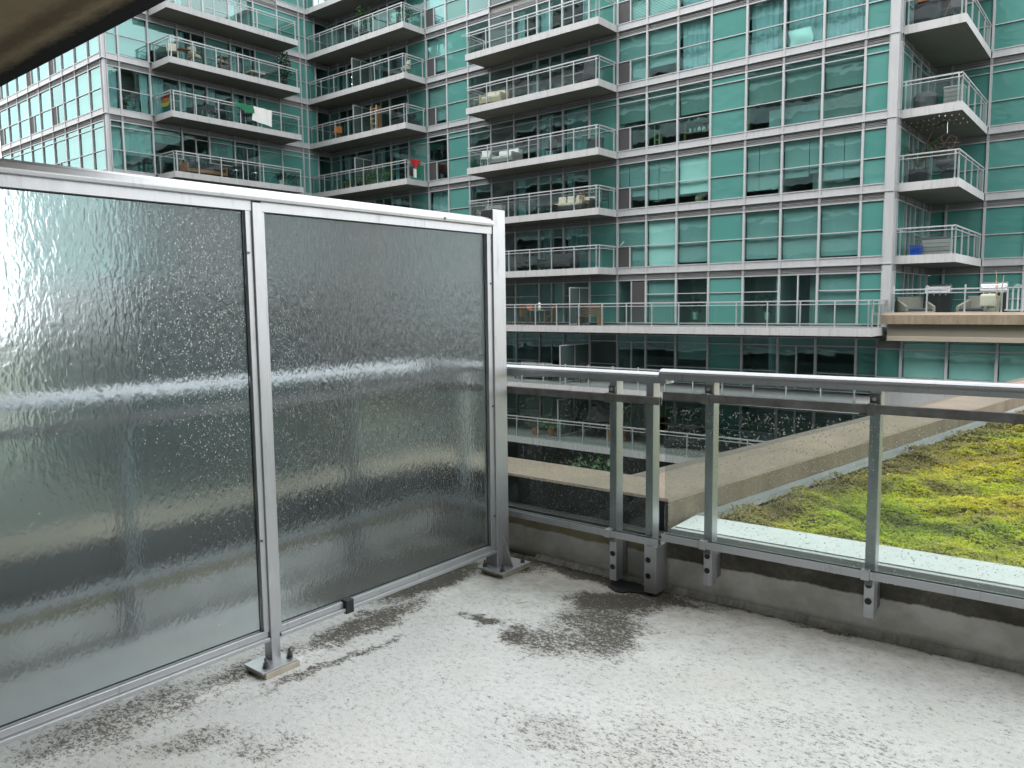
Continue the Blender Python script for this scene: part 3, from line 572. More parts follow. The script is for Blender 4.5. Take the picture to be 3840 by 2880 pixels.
def louvre(fc, u0, u1, z0, z1): w = round(u1-u0, 3); link('louvre', cached(('l', w, round(z1-z0, 3)), lambda: louvre_mesh(w, z1-z0)), fc.p, fc.at(u0, z0), fc.r)
def spandrel(fc, u0, u1, z0, h=.30): w = round(u1-u0, 3); link('spandrel', cached(('s', w, h), lambda: spandrel_mesh(w, h)), fc.p, fc.at(u0, z0), fc.r)
def rooms(fc, u0, u1, zs, depth=5., parts=()):
    mb = MB(); xs = [u0]+list(parts)+[u1]
    for z in zs: mb.box(u0, u1, .09, depth, z, z+.30)
    mb.box(u0, u1, depth, depth+.15, zs[0], zs[-1])
    for x in xs: mb.box(x-.06, x+.06, .09, depth, zs[0]+.301, zs[-1]-.001)
    o = obj('room_shell', mb, 'room', fc.p, fc.at(0, 0), fc.r); return o
F1 = Face(tower, 0, 32, 0); F2 = Face(wing, -40.9, 0, 90); F3 = Face(wing, 0, 18.13, 0)
F4 = Face(tower, -7.62, 0, 90); F5 = Face(tower, 0, 37.9, 0)
# ---- main facade, columns right to left
XS = [-7.92, -8.79, -10.345, -11.89, -13.45, -15.02, -16.58, -18.12, -19.66, -21.235, -22.79, -24.33, -25.88, -27.45, -29.02, -30.6, -32.16, -33.72, -35.28, -36.84, -38.4, -39.96, -40.9]
zmax = lambda x: 14.2+(-x-8)*.29
kA = {  # contents of the eight right-hand bays by level index
 7: ['s', 'vc', 'vc', 'vc', 's', 'vc', 'vv', 'vv'],
 6: ['s', 'vc', 'vc', 'vc', 's', 'vc', 'vb.78', 'vb'],
 5: ['s', 'vm.52', 'vm.55', 'vm.55', 's', 'vm.52', 'vm.58', 'vm.48'],
 4: ['s', 'vn.84', 'vn.72', 'vn.9', 's', 'vl.80', 'vn.86', 'vn.80'],
 3: ['s', 'vb.97', 'vb', 'vb.96', 's', 'vb.96', 'vl', 'vb']}
def col_kind(c, k):
    if c < 8 and k in kA: return kA[k][c]
    if c in (8, 15, 16) : return 's'
    if c == 13: return 'v R.5'.replace(' ', '') if 0 else 'v'
    if c == 12: return 'g'
    rr = random.Random(c*31+k*7); return rr.choice(['v', 'v', 'vL.3', 'v', 'v'])
for k in range(3, 11):
    lo, hi = L[k], L[k+1]; tr = (k in (5,))
    for c in range(len(XS)-1):
        u1, u0 = XS[c], XS[c+1]
        if lo > zmax(u0)+.5: continue
        balc = (8 <= c <= 12) or (c >= 16)
        bars = [lo+1.29 if not tr else lo+1.33]
        if tr: bars.append(hi-.565)
        zb = lo+.30
        kind = col_kind(c, k); split = None; door = False
        if c == 7: split = (.44, 1)
        if c == 15: kind = 'v'+random.Random(k).choice(['b.9', 'c', '', 'b.5']) if k != 7 else 'v b.9'.replace(' ', ''); split = (.42, 1)
        if c == 14: kind = 's'
        if c in (10, 18) or (c == 20): door = True; bars = [hi-.60 if tr else hi-.36][0:0]+([hi-.565] if tr else []); split = (.5, 0); kind = 'vL.5' if k % 2 else 'v'
        if c in (9, 11, 17, 19) and not tr: kind = random.Random(c+k*5).choice(['vL.35', 'v', 'v', 'vR.3'])
        if c == 9 and k in (5, 3): kind = 'vc'
        if c == 21: kind = 's'
        window(F1, u0, u1, zb+(.01 if balc else 0), hi-.27, bars, kind, split, door)
        louvre(F1, u0, u1, hi-.27, hi)
        if not balc: spandrel(F1, u0, u1, lo)
    if lo < 14: 
        mb = MB().box(-.15, .15, -.09, .12, 0, hi-lo-.034); obj('corner_column', mb, 'white', tower, F1.at(-7.77, lo+.034))
        mb = MB().box(-.16, .17, -.12, .12, 0, .034); obj('corner_ledge', mb, 'white', tower, F1.at(-7.77, lo))
rooms(F1, -40.9, -7.75, [z for z in L[3:11]], 4.6, (-12, -15.0, -19.66, -24.4, -29, -33.7, -37))
# level 1 (behind the long terrace): floor .54 ; level 0 and level -1 below
k1 = ['s', 'vb.62', 'D', 'v', 's', 'v', 'vb', 'D']
for c in range(len(XS)-1):
    u1, u0 = XS[c], XS[c+1]
    kind = k1[c] if c < 8 else ('g' if c == 12 else 's' if c in (8, 14) else 'D' if c in (10, 18) else random.Random(c).choice(['vc', 'v', 'vL.4']))
    if kind == 'D': window(F1, u0, u1, .60, 2.63, [], 'v' if c < 8 else 'vR.45', (.5, 2 if c == 7 else 0), True)
    else: window(F1, u0, u1, .60, 2.63, [1.95] if c != 8 else [1.95], kind)
    louvre(F1, u0, u1, 2.63, 2.90)
    kind = 's' if c in (0, 4, 14) else 'g' if c == 8 else 'D' if c in (2, 7, 10, 18) else random.Random(c*5+2).choice(['v', 'vL.3', 'v', 'vb.5', 'vR.3'])
    for (fl, top) in ((-2.08, .08), (-4.74, -2.60)):
        if fl < -3 and kind not in ('s', 'D'): kind = 'v'
        if kind == 'D': window(F1, u0, u1, fl, top, [top-.36], 'v', (.5, 0), True)
        else: window(F1, u0, u1, fl, top, [fl+.72, top-.34], kind)
        louvre(F1, u0, u1, top, top+.15)
rooms(F1, -40.9, -7.75, L[0:4], 4.6, (-12, -15.0, -19.66, -24.4, -29, -33.7, -37))
obj('corner_column', MB().box(-.15, .15, -.09, .12, 0, 2.36), 'white', tower, F1.at(-7.77, .54))
obj('base_wall', MB().box(-33.3, -.2, .0, .3, -8, -5.14), 'greydark', tower, F1.at(0, 0))
obj('end_wall', MB().box(-.4, .2, .0, .3, -8, .5), 'white', tower, F1.at(-7.6, 0))
# ---- wing face (looks right) and wing end (looks toward us)
U2 = [18.26, 18.9, 20.455, 22.04, 23.61, 25.17, 26.72, 28.3, 29.83, 30.25, 30.95, 31.95]
z2 = lambda y: 18.5+(y-18)*.4
for k in range(3, 11):
    lo, hi = L[k], L[k+1]; tr = k == 5
    for c in range(len(U2)-1):
        u0, u1 = U2[c], U2[c+1]
        if lo > z2(u1)+.5: continue
        balc = 2 <= c <= 6; bars = [lo+1.3]+([hi-.565] if tr else []); split = None; door = False
        kind = 'v'
        if c in (7, 8, 9): kind = 's'
        if c == 10: kind = 'v'
        if c == 6: kind = 's'
        if c == 0: kind = {6: 'vc', 5: 'vb', 4: 'vb'}.get(k, 'vb')
        if c == 1: kind = {6: 'vR.25', 5: 'vb.66', 7: 'vb.95'}.get(k, 'vb.8')
        if c == 2: kind = {6: 'vL.5', 7: 'vb.5'}.get(k, 'vm.3')
        if c in (3, 5): door = True; bars = ([hi-.565] if tr else []); split = (.5, 0); kind = 'vL.3' if k != 5 else 'v'
        if c == 4: kind = {6: 'vL.4', 7: 'vb.7', 5: 'vb.45'}.get(k, 'v')
        window(F2, u0, u1, lo+.30+(.01 if balc else 0), hi-.27, bars, kind, split, door); louvre(F2, u0, u1, hi-.27, hi)
        if not balc: spandrel(F2, u0, u1, lo)
    if lo < 20:
        obj('corner_column', MB().box(-.21, .012, -.012, .13, 0, hi-lo-.034), 'white', wing, wl(wing, -40.9, 18.13, lo+.034))
        obj('corner_ledge', MB().box(-.21, .09, -.09, .13, 0, .034), 'white', wing, wl(wing, -40.9, 18.13, lo))
U3 = [-41.11, -42.54, -44.15, -45.77, -47.4, -49.01, -50.62, -52.25, -53.83, -55.4]
for k in range(3, 9):
    lo, hi = L[k], L[k+1]; tr = k == 5
    for c in range(len(U3)-1):
        u1, u0 = U3[c], U3[c+1]
        if lo > 17: continue
        kk = {0: 'vR.18', 1: 'vL.35', 2: 'vb', 3: 'vR.3', 4: 'vb', 5: 'vc', 6: 'vb', 7: 'vR.3', 8: 'v'}[c]
        window(F3, u0, u1, lo+.30, hi-.27, [lo+1.3]+([hi-.565] if tr else []), kk, (.42, 1) if c in (3, 5, 8) else None); louvre(F3, u0, u1, hi-.27, hi); spandrel(F3, u0, u1, lo)
rooms(F2, 18.3, 32, [z for z in L[3:10]], 4.2, (22.1, 26.5)); rooms(F3, -55.3, -45.2, [z for z in L[3:9]], 4., (-50.6,))
obj('end_wall', MB().box(-14.5, 0, 0, 15, -8, L[3]), 'tealgrey', wing, wl(wing, -40.9, 18.15, 0))
obj('roof_cap', MB().box(-14.5, -.1, .05, 15, 0, .3), 'white', wing, wl(wing, -40.9, 18.15, L[9]))
# ---- recess at the right end of the tower and the set-back facade
U4 = [32.09, 32.34, 33.75, 35.25, 36.63, 37.86]
for k in range(2, 8):
    lo, hi = L[k] if k > 2 else .23, L[k+1]; tr = k == 5
    for c in range(len(U4)-1):
        u0, u1 = U4[c], U4[c+1]; kind = 's' if c in (0, 1, 4) else 'v'; door = c == 2
        window(F4, u0, u1, lo+.31, hi-.27, [hi-.565] if tr else ([] if door else [lo+1.3]), kind, (.5, 0) if door else None, door); louvre(F4, u0, u1, hi-.27, hi)
        if c == 0: spandrel(F4, u0, u1, lo)
U5 = [-7.60, -6.95, -5.52, -4.03, -2.5, -.95, .6]
for k in range(2, 9):
    lo, hi = L[k] if k > 2 else .23, L[k+1]; tr = k == 5
    if lo > 15: continue
    for c in range(len(U5)-1):
        u0, u1 = U5[c], U5[c+1]
        window(F5, u0, u1, lo+.30, hi-.27, [lo+1.3]+([hi-.565] if tr else []), 's' if c != 4 else 'vb', None); louvre(F5, u0, u1, hi-.27, hi)
        if c > 1: spandrel(F5, u0, u1, lo)
rooms(F4, 32.4, 37.8, L[2:9], 3.); rooms(F5, -7.4, .6, L[2:9], 3.)
# ---- podium block at right
pb_ = podium
mb = MB(); mb.prism([(31.02, .66), (31.02, .985), (31.45, 1.075), (31.62, 1.075), (31.62, .66)], 'x', -7.70, 3); mb.v = [wl(pb_, *v) for v in mb.v]; obj('parapet', mb, 'tan', pb_)
mb = MB(); mb.box(-7.50, 3, 31.20, 31.6, .21, .655); mb.v = [wl(pb_, *v) for v in mb.v]; obj('wall_band', mb, 'tanplain', pb_)
mb = MB(); mb.box(-7.50, 3, 31.12, 31.6, .035, .2095); mb.v = [wl(pb_, *v) for v in mb.v]; obj('wall_lip', mb, 'tanlip', pb_, bevel=.01)
mb = MB(); mb.box(-7.62, 3, 31.6, 38, .30, .54); mb.v = [wl(pb_, *v) for v in mb.v]; obj('terrace_floor', mb, 'slab', pb_)
F6 = Face(podium, 0, 31.75, 0)
U6 = [(-8.0, -7.12), (-7.12, -5.60), (-5.60, -4.04), (-4.04, -2.5), (-2.5, -.95), (-.95, .6), (.6, 2.2)]
for i, (u0, u1) in enumerate(U6):
    if i == 0: window(F6, u0, u1, -1.40, -.28, [], 's'); louvre(F6, u0, u1, -.28, .03)
    else: window(F6, u0, u1, -1.40, .03, [-.33], 'vl')
    obj('wall_panel', MB().box(.004, u1-u0-.004, 0, .06, 0, 1.2), 'white', podium, F6.at(u0, -2.65))
    obj('sill', MB().box(0, u1-u0, -.05, .06, 0, .05), 'white', podium, F6.at(u0, -1.452))
obj('lower_wall', MB().box(-8, 3, 0.02, .3, -8, -2.66), 'greydark', podium, F6.at(0, 0)); rooms(F6, -7.1, 2.2, [-2.6, -.1], 3)
# ---- balconies
def runbox(mb, p, q, w, z0, z1):
    (x0, y0), (x1, y1) = p, q
    if abs(x1-x0) > abs(y1-y0): mb.box(min(x0, x1)-w/2, max(x0, x1)+w/2, y0-w/2, y0+w/2, z0, z1)
    else: mb.box(x0-w/2, x0+w/2, min(y0, y1)-w/2+.0005, max(y0, y1)+w/2-.0005, z0+.0005, z1-.0005)
def balcony(par, rect, zt, path, first=None, th=.31, name='balcony', step=1.28, railz=1.035, slabbed=True):
    x0, x1, y0, y1 = rect; base = wl(par, x0, y0, zt)
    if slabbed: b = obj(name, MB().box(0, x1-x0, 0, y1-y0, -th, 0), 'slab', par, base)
    else: b = bpy.data.objects.new(name, None); COL.objects.link(b); b.parent = par; b.location = base
    P = [(p[0]-x0, p[1]-y0) for p in path]
    h1 = MB(); h2 = MB()
    for i, (p, q) in enumerate(zip(P, P[1:])):
        runbox(h1, p, q, .055, railz-.05, railz+.0007*i); runbox(h2, p, q, .04, railz-.175, railz-.145+.0007*i)
        ln = math.hypot(q[0]-p[0], q[1]-p[1]); k = max(1, round(ln/step)); horiz = abs(q[0]-p[0]) > abs(q[1]-p[1])
        for j in range(k+1):
            t = (j/k if 0 < j < k else (.10/ln if j == 0 else 1-.10/ln)); x = p[0]+(q[0]-p[0])*t; y = p[1]+(q[1]-p[1])*t
            link('post', cached('post', lambda: MB().box(-.025, .025, -.025, .025, 0, .984).mesh('post', 'white')), b, (x, y, 0))
        for j in range(k):
            a = (p[0]+(q[0]-p[0])*j/k, p[1]+(q[1]-p[1])*j/k); ww = round(ln/k-.03, 3); hh = railz-.24
            lx = min(a[0], a[0]+(q[0]-p[0])/k)+(.015 if horiz else 0); ly = min(a[1], a[1]+(q[1]-p[1])/k)+(0 if horiz else .015)
            link('glass_panel', cached(('gp', ww, round(hh, 3)), lambda: pane_mesh(ww, hh, 'rail_glass', 'glass_panel')), b, (lx, ly-(.03 if horiz else 0), .06), 0 if horiz else R(90))
    obj('handrail', h1, 'white', b); obj('mid_rail', h2, 'white', b); return b
e = .06
for k in (3, 4, 5, 6, 7, 8, 9):
    z = L[k]+.31
    if k < 8: balcony(tower, (-27.78, -19.70, 30.4, 32.12), z, [(-27.78+e, 31.9), (-27.78+e, 30.4+e), (-19.70-e, 30.4+e), (-19.70-e, 31.9)])
    balcony(tower, (-40.9, -32.25, 30.35, 32.12), z, [(-40.85, 30.35+e), (-32.25-e, 30.35+e), (-32.25-e, 31.9)])
for k in (3, 4, 5, 6, 7, 8):
    z = L[k]+.31; balcony(wing, (-41.02, -39.08, 20.60, 28.46), z, [(-40.8, 20.6+e), (-39.08-e, 20.6+e), (-39.08-e, 28.46-e), (-40.8, 28.46-e)])
for k in (3, 4, 5, 6, 7): balcony(tower, (-7.72, -5.56, 32.34, 38.02), L[k]+.31, [(-7.55, 32.34+e), (-5.56-e, 32.34+e), (-5.56-e, 37.8)], step=1.35)
balcony(tower, (-40.9, -7.68, 29.85, 32.12), .53, [(-40.8, 29.85+e), (-7.68-e, 29.85+e), (-7.68-e, 31.9)], name='terrace', th=.30)
balcony(tower, (-40.9, -7.8, 28.85, 32.12), -2.17, [(-40.8, 28.85+e), (-7.8-e, 28.85+e)], name='terrace', th=.30, railz=.93)
balcony(tower, (-40.9, -7.8, 28.40, 32.12), -4.70, [(-40.8, 28.4+e), (-7.8-e, 28.4+e)], name='terrace', th=.30, railz=.98)
tb = balcony(podium, (-7.62, 2, 31.50, 38), 1.078, [(-7.5, 31.56), (-3.86, 31.56)], name='terrace_railing', slabbed=False, railz=.86, step=1.2)
mb = MB(); mb.box(3.76, 9, 0.03, .09, .82, .86); mb.box(3.76, 9, .03, .09, .05, .09)
for i in range(30): mb.box(3.80+i*.155, 3.85+i*.155, .045, .075, .09, .82)
pk = obj('picket_railing', mb, 'white', tb)
# privacy dividers on balconies
def divider(par, x, y0, y1, z, h=1.75):
    f = MB(); f.box(-.02, .02, 0, .05, 0, h); f.box(-.02, .02, y1-y0-.05, y1-y0, 0, h); f.box(-.02, .02, .0505, y1-y0-.0505, h-.05, h); f.box(-.02, .02, .0505, y1-y0-.0505, .04, .09); f.box(-.018, .018, (y1-y0)/2-.02, (y1-y0)/2+.02, .091, h-.051)
    d = obj('divider', f, 'white', par, wl(par, x, y0, z)); obj('divider_panel', MB().box(-.006, .006, .051, y1-y0-.051, .091, h-.051), 'tealgrey', d)
for k in (5, 6, 7): divider(tower, -36.9, 30.55, 31.9, L[k]+.31)
divider(tower, -21.2, 30.2, 31.85, .53, 1.8); divider(tower, -21.2, 29.4, 31.85, -2.17, 1.8); divider(tower, -21.2, 29.2, 31.85, -4.7, 1.8)
# ================================================================== THINGS ON THE BALCONIES AND IN THE WINDOWS
def leaves(mb, c, rad, nl, s, seed, drop=0.):
    r_ = random.Random(seed)
    for i in range(nl):
        while 1:
            v = Vector((r_.uniform(-1, 1), r_.uniform(-1, 1), r_.uniform(-1, 1)))
            if .15 < v.length < 1: break
        p = Vector(c)+Vector((v.x*rad[0], v.y*rad[1], v.z*rad[2])); d = Vector((r_.uniform(-1, 1), r_.uniform(-1, 1), r_.uniform(-.8-drop, .6))).normalized()
        w = d.cross(Vector((r_.random(), r_.random(), r_.random()))).normalized(); k = s*r_.uniform(.6, 1.3)
        mb.quad(tuple(p), tuple(p+d*k*.5+w*k*.25), tuple(p+d*k), tuple(p+d*k*.5-w*k*.25))
    return mb
def plant(name, label, loc, h, rad, mat='leaf', potm='pot', pr=.18, nl=260, s=.14, seed=1, stem=True, cat='plant', group=None):
    t = thing(name, label, cat, loc, 0, group)
    obj('pot', MB().lathe([(pr*.75, 0), (pr, .32), (pr*.94, .32), (pr*.9, .28)], seg=12), potm, t)
    if stem:
        st = MB(); r_ = random.Random(seed)
        for i in range(4): st.tube((0, 0, .26), (r_.uniform(-.5, .5)*rad, r_.uniform(-.5, .5)*rad, h*.72), .014, 5, .007)
        obj('stem', st, 'wood', t)
    mb = leaves(MB(), (0, 0, .3+(h-.3)*.55), (rad, rad, (h-.3)*.48), nl, s, seed)
    obj('foliage', mb, mat, t); return t
def chair(label, loc, rz, mat='dark', leg='darkmetal', arms=False, slats=False, group=None, cushion=None):
    t = thing('chair', label, 'chair', loc, rz, group)
    if slats:
        for i in range(5): obj('slat', MB().box(-.23, .23, -.2+i*.085, -.13+i*.085, .42, .44), mat, t)
        for i in range(5): obj('slat', MB().box(-.23, .23, .225, .245, .52+i*.09, .58+i*.09), mat, t)
    else:
        obj('seat', MB().box(-.24, .24, -.22, .24, .41, .47), mat, t, bevel=.015); obj('backrest', MB().box(-.24, .24, .2, .25, .5, .92), mat, t, bevel=.015)
    if cushion: obj('cushion', MB().box(-.22, .22, -.2, .2, .47, .57), cushion, t, bevel=.03); obj('back_cushion', MB().box(-.21, .21, .09, .2, .57, .88), cushion, t, bevel=.03)
    for (x, y, h) in ((-.22, -.2, .41), (.22, -.2, .41), (-.22, .22, .9), (.22, .22, .9)): obj('leg', MB().tube((x, y, 0), (x, y, h), .016, 6), leg, t)
    if arms:
        for x in (-.25, .25): obj('armrest', MB().box(x-.02, x+.02, -.2, .22, .62, .65), leg, t)
    return t
def table(label, loc, w, d, h=.72, mat='wood', leg='darkmetal', rnd=False, rz=0., group=None):
    t = thing('table', label, 'table', loc, rz, group)
    if rnd: obj('table_top', MB().tube((0, 0, h-.03), (0, 0, h), w/2, 20), mat, t)
    else: obj('table_top', MB().box(-w/2, w/2, -d/2, d/2, h-.035, h), mat, t, bevel=.004)
    for (x, y) in ((-1, -1), (1, -1), (-1, 1), (1, 1)): k = .3 if rnd else .44; obj('leg', MB().tube((x*w*k, y*d*k, 0), (x*w*k*(.6 if rnd else 1), y*d*k*(.6 if rnd else 1), h-.036), .017, 6), leg, t)
    return t
def sofa(label, loc, w, rz=0., frame='dark', cush='cream', d=.75, h=.75, nseat=2, pillows=0):
    t = thing('sofa', label, 'sofa', loc, rz)
    obj('frame', MB().box(-w/2, w/2, -d/2, d/2, .12, .30), frame, t, bevel=.01)
    for x in (-w/2, w/2-.09): obj('armrest', MB().box(x, x+.09, -d/2, d/2, .301, .56), frame, t, bevel=.01)
    obj('backrest', MB().box(-w/2, w/2, d/2-.001, d/2+.07, .12, h), frame, t, bevel=.01)
    sw = (w-.2)/nseat
    for i in range(nseat):
        x = -w/2+.1+i*sw; obj('seat_cushion', MB().box(x+.005, x+sw-.005, -d/2+.02, d/2-.16, .301, .44), cush, t, bevel=.035); obj('back_cushion', MB().box(x+.01, x+sw-.01, d/2-.155, d/2-.01, .441, h+.05), cush, t, bevel=.04)
    for i in range(pillows): o = obj('pillow', MB().box(-.2, .2, -.06, .06, 0, .34), cush, t, (-w/2+.35+i*.5, d/2-.26, .46), R(12), bevel=.05)
    for (x, y) in ((-1, -1), (1, -1), (-1, 1), (1, 1)): obj('leg', MB().box(x*(w/2-.05)-.025, x*(w/2-.05)+.025, y*(d/2-.05)-.025, y*(d/2-.05)+.025, 0, .119), frame, t)
    return t
def crate(name, label, loc, w, d, h, mat, cat, lid=None, slats=0, rz=0., matl=None):
    t = thing(name, label, cat, loc, rz)
    if slats:
        for i in range(slats): z = h*i/slats; obj('slat', MB().box(-w/2, w/2, -d/2, d/2, z+.008, z+h/slats-.008), mat, t)
        obj('core', MB().box(-w/2+.012, w/2-.012, -d/2+.012, d/2-.012, 0, h), 'greydark', t)
    else: obj('body', MB().box(-w/2, w/2, -d/2, d/2, 0, h), mat, t, bevel=.012)
    obj('lid', MB().box(-w/2-.02, w/2+.02, -d/2-.02, d/2+.02, h+.001, h+.07), lid or mat, t, bevel=.01); return t
Z = lambda k: L[k]+.312
# --- projecting wing balconies (front edge x=-39.1)
z = Z(7)
chair('folding chair with beige cloth at the near end of the upper wing balcony', (-39.75, 21.1, z), R(60), 'cream', 'darkmetal')
table('small folding balcony table beside the beige cloth chairs on the upper wing balcony', (-39.75, 21.75, z), .55, .55, .70, 'wood', 'wood')
chair('beige cushioned armchair facing the small folding table on the upper wing balcony', (-39.7, 22.35, z), R(200), 'cream', 'wood', True, cushion='cream')
t = thing('plant_stand', 'wooden shelf stand with a grey basket on the upper wing balcony', 'stand', (-39.75, 24.0, z))
for i, hh in enumerate((.12, .48, .80)): obj('shelf', MB().box(-.25, .25, -.28, .28, hh, hh+.03), 'wood', t)
for (x, y) in ((-.23, -.26), (.23, -.26), (-.23, .26), (.23, .26)): obj('leg', MB().box(x-.02, x+.02, y-.02, y+.02, 0, .85), 'wood', t)
obj('basket', MB().box(-.2, .2, -.2, .2, .152, .36), 'greydark', t, bevel=.02)
t = thing('bench', 'low wooden bench with white cushion on the upper wing balcony', 'bench', (-39.7, 26.0, z)); obj('seat', MB().box(-.28, .28, -.5, .5, .34, .38), 'wood', t); obj('cushion', MB().box(-.27, .27, -.48, .40, .381, .45), 'whitep', t, bevel=.025)
for (x, y) in ((-.25, -.45), (.25, -.45), (-.25, .45), (.25, .45)): obj('leg', MB().box(x-.02, x+.02, y-.02, y+.02, 0, .339), 'wood', t)
plant('potted_tree', 'tall bushy potted tree at the far end of the upper wing balcony', (-39.55, 27.75, z), 2.05, .42, 'leafdark', nl=520, s=.16, seed=3, cat='potted tree')
# flags and bistro set on the wing balcony below
z = Z(6)
fl = thing('rainbow_flag', 'rainbow striped flag hung inside the railing glass at the wing balcony end', 'flag', (-39.95, 20.72, z+.02))
for i, c in enumerate(('red', 'orange', 'yellow', 'green', 'bluef')):
    hh = .19
    def fn(u, v, i=i): x = (u-.5)*.95; zz = .88-(i+1-v)*hh*.92; return (x, .03*math.sin(u*9+i*.6)+.01, zz-.16*(1-abs(2*u-1)**1.5)*(1-zz)*.9+.04)
    obj('stripe', MB().grid(fn, 12, 2), 'flag_'+c, fl)
fl = thing('banner', 'green and white banner draped over the handrail of the wing balcony', 'banner', (-39.04, 24.9, z))
obj('green_cloth', MB().grid(lambda u, v: (.04*math.sin(u*8)+.05*(1-v), -.75+u*1.15, 1.06-(.1+.22*math.sin(u*3.14))*(1-v)-.30*u*u*(1-v)), 14, 4), 'flag_green', fl)
obj('white_cloth', MB().grid(lambda u, v: (.03+.03*math.sin(u*11+v*2), .38+u*1.15-.28*(1-v)*(1-u)*.5, 1.05-(1-v)*(.78+.12*u)-.05*u), 16, 8), 'flag_whitef', fl)
table('round bistro table behind the white cloth on the flag balcony', (-39.8, 25.1, z), .6, .6, .70, 'darkmetal', 'darkmetal', True)
chair('slim dark chair in the middle of the flag balcony', (-39.8, 23.3, z), R(90), 'dark')
# third wing balcony
z = Z(5)
sofa('long dark covered sofa on the lowest visible wing balcony', (-39.75, 22.6, z), 2.3, R(-90)+math.pi, 'wood', 'dark', nseat=3)
table('dark square table beside the covered sofa on the lowest wing balcony', (-39.7, 24.5, z), .75, .7, .72, 'darkmetal')
t = thing('stool', 'round stool with silver top in front of the dark square table', 'stool', (-39.35, 24.2, z), group=None); obj('seat', MB().tube((0, 0, .45), (0, 0, .50), .20, 14), 'steel', t); obj('base', MB().tube((0, 0, 0), (0, 0, .449), .04, 8), 'darkmetal', t)
t = thing('stool', 'round stool with silver top right of the dark square table', 'stool', (-39.35, 25.4, z)); obj('seat', MB().tube((0, 0, .45), (0, 0, .50), .20, 14), 'steel', t); obj('base', MB().tube((0, 0, 0), (0, 0, .449), .04, 8), 'darkmetal', t)
plant('planter', 'spiky plant in a white pot near the end of the lowest wing balcony', (-39.5, 27.2, z), .75, .28, 'leafdark', 'whitep', .12, 120, .2, 5, False)
mb = MB(); leaves(mb, (0, 0, 0), (.06, .55, .38), 420, .10, 8); tag(obj('artificial_hedge', mb, 'leafdark', None, (-39.25, 27.9, z+.42)), 'dark artificial hedge panel behind the glass at the lowest wing balcony end', 'hedge panel')
plant('potted_plant', 'green shrub inside the corner window behind glass on the wing', (-41.6, 19.4, Z(6)), 1.0, .35, 'leaf', nl=160, s=.2, seed=41)
# --- middle-left balconies (x -40.9..-32.25, front y 30.35)
z = Z(8)
plant('potted_tree', 'leafy climbing plant at the middle of the topmost left recess balcony', (-36.2, 30.9, z), 1.9, .45, 'leaf', nl=420, s=.15, seed=11, cat='potted tree')
plant('planter', 'bushy green planter at the right corner of the topmost left recess balcony', (-32.85, 31.1, z), 1.15, .45, 'leaf', nl=320, s=.14, seed=12, cat='planter')
chair('slatted grey deck chair on the topmost left recess balcony', (-33.9, 31.2, z), R(-60), 'grey', slats=True)
z = Z(7)
chair('cream armchair behind the corner glass of the left recess balcony', (-32.95, 31.1, z), R(-30), 'cream', 'darkmetal', True, cushion='cream')
table('low dark side table with nothing on it left of the cream armchair', (-34.0, 31.1, z), .4, .4, .4, 'darkmetal')
mb = MB()
for hz_ in (.75, .35): mb.lathe([(.03, hz_), (.05, hz_+.04), (.03, hz_+.08)], (0, 0), 8)
tag(obj('hanging_lamp', mb, 'bulb', None, (-37.3, 30.9, z)), 'two small lit bulbs hanging behind the glass near the balcony divider', 'lamp')
z = Z(6)
t = thing('ladder', 'white step ladder leaning behind glass on the left recess balcony', 'ladder', (-35.55, 30.95, z))
for x in (-.25, .25): obj('rail', MB().box(x-.03, x+.03, -.02, .03, 0, 1.55), 'woodpale', t)
for i in range(5): obj('rung', MB().box(-.219, .219, -.015, .02, .22+i*.28, .26+i*.28), 'woodpale', t)
tag(obj('board', MB().box(0, .5, 0, .03, 0, 1.6), 'wood', None, (-35.9, 31.35, z)), 'upright brown board standing behind the white step ladder', 'board')
chair('orange folding chair at the dark left end of the recess balcony', (-38.9, 30.95, z), R(40), 'flag_orange')
sofa('dark outdoor sofa behind the corner glass next to the ladder balcony end', (-33.4, 31.25, z), 1.3, 0, 'dark', 'dark')
z = Z(5)
mb = MB(); leaves(mb, (0, 0, 0), (1.95, .05, .42), 1500, .10, 21); tag(obj('hedge_screen', mb, 'leafpale', None, (-35.3, 30.62, z+.45)), 'long leafy artificial hedge screen behind the railing glass', 'hedge screen')
plant('planter', 'low spiky yellow plant left of the leafy hedge screen', (-38.0, 30.85, z), .6, .28, 'leafpale', 'terra', .13, 90, .2, 23, False, 'planter')
fl = thing('flag', 'red white and green flag hanging over the balcony corner rail', 'flag', (-32.22, 30.5, z)); yy = lambda u: -.02+u*.95
obj('red_triangle', MB().grid(lambda u, v: (.03+.02*math.sin(u*9), yy(.5+(u-.5)*(v*.98+.02)), 1.08-(1-v)*.50), 10, 4), 'flag_red', fl)
obj('black_stripe', MB().grid(lambda u, v: (.01+.02*math.sin(u*7), .03+u*.27, .16+v*.62*(.55+.3*(1-u))), 5, 4), 'flag_blackf', fl)
obj('white_stripe', MB().grid(lambda u, v: (.015+.02*math.sin(u*7+2), .31+u*.25, .10+v*.48), 5, 4), 'flag_whitef', fl)
obj('green_stripe', MB().grid(lambda u, v: (.01+.02*math.sin(u*7+1), .57+u*.30, .12+v*.86*(.6+.38*u)), 5, 4), 'flag_green', fl)
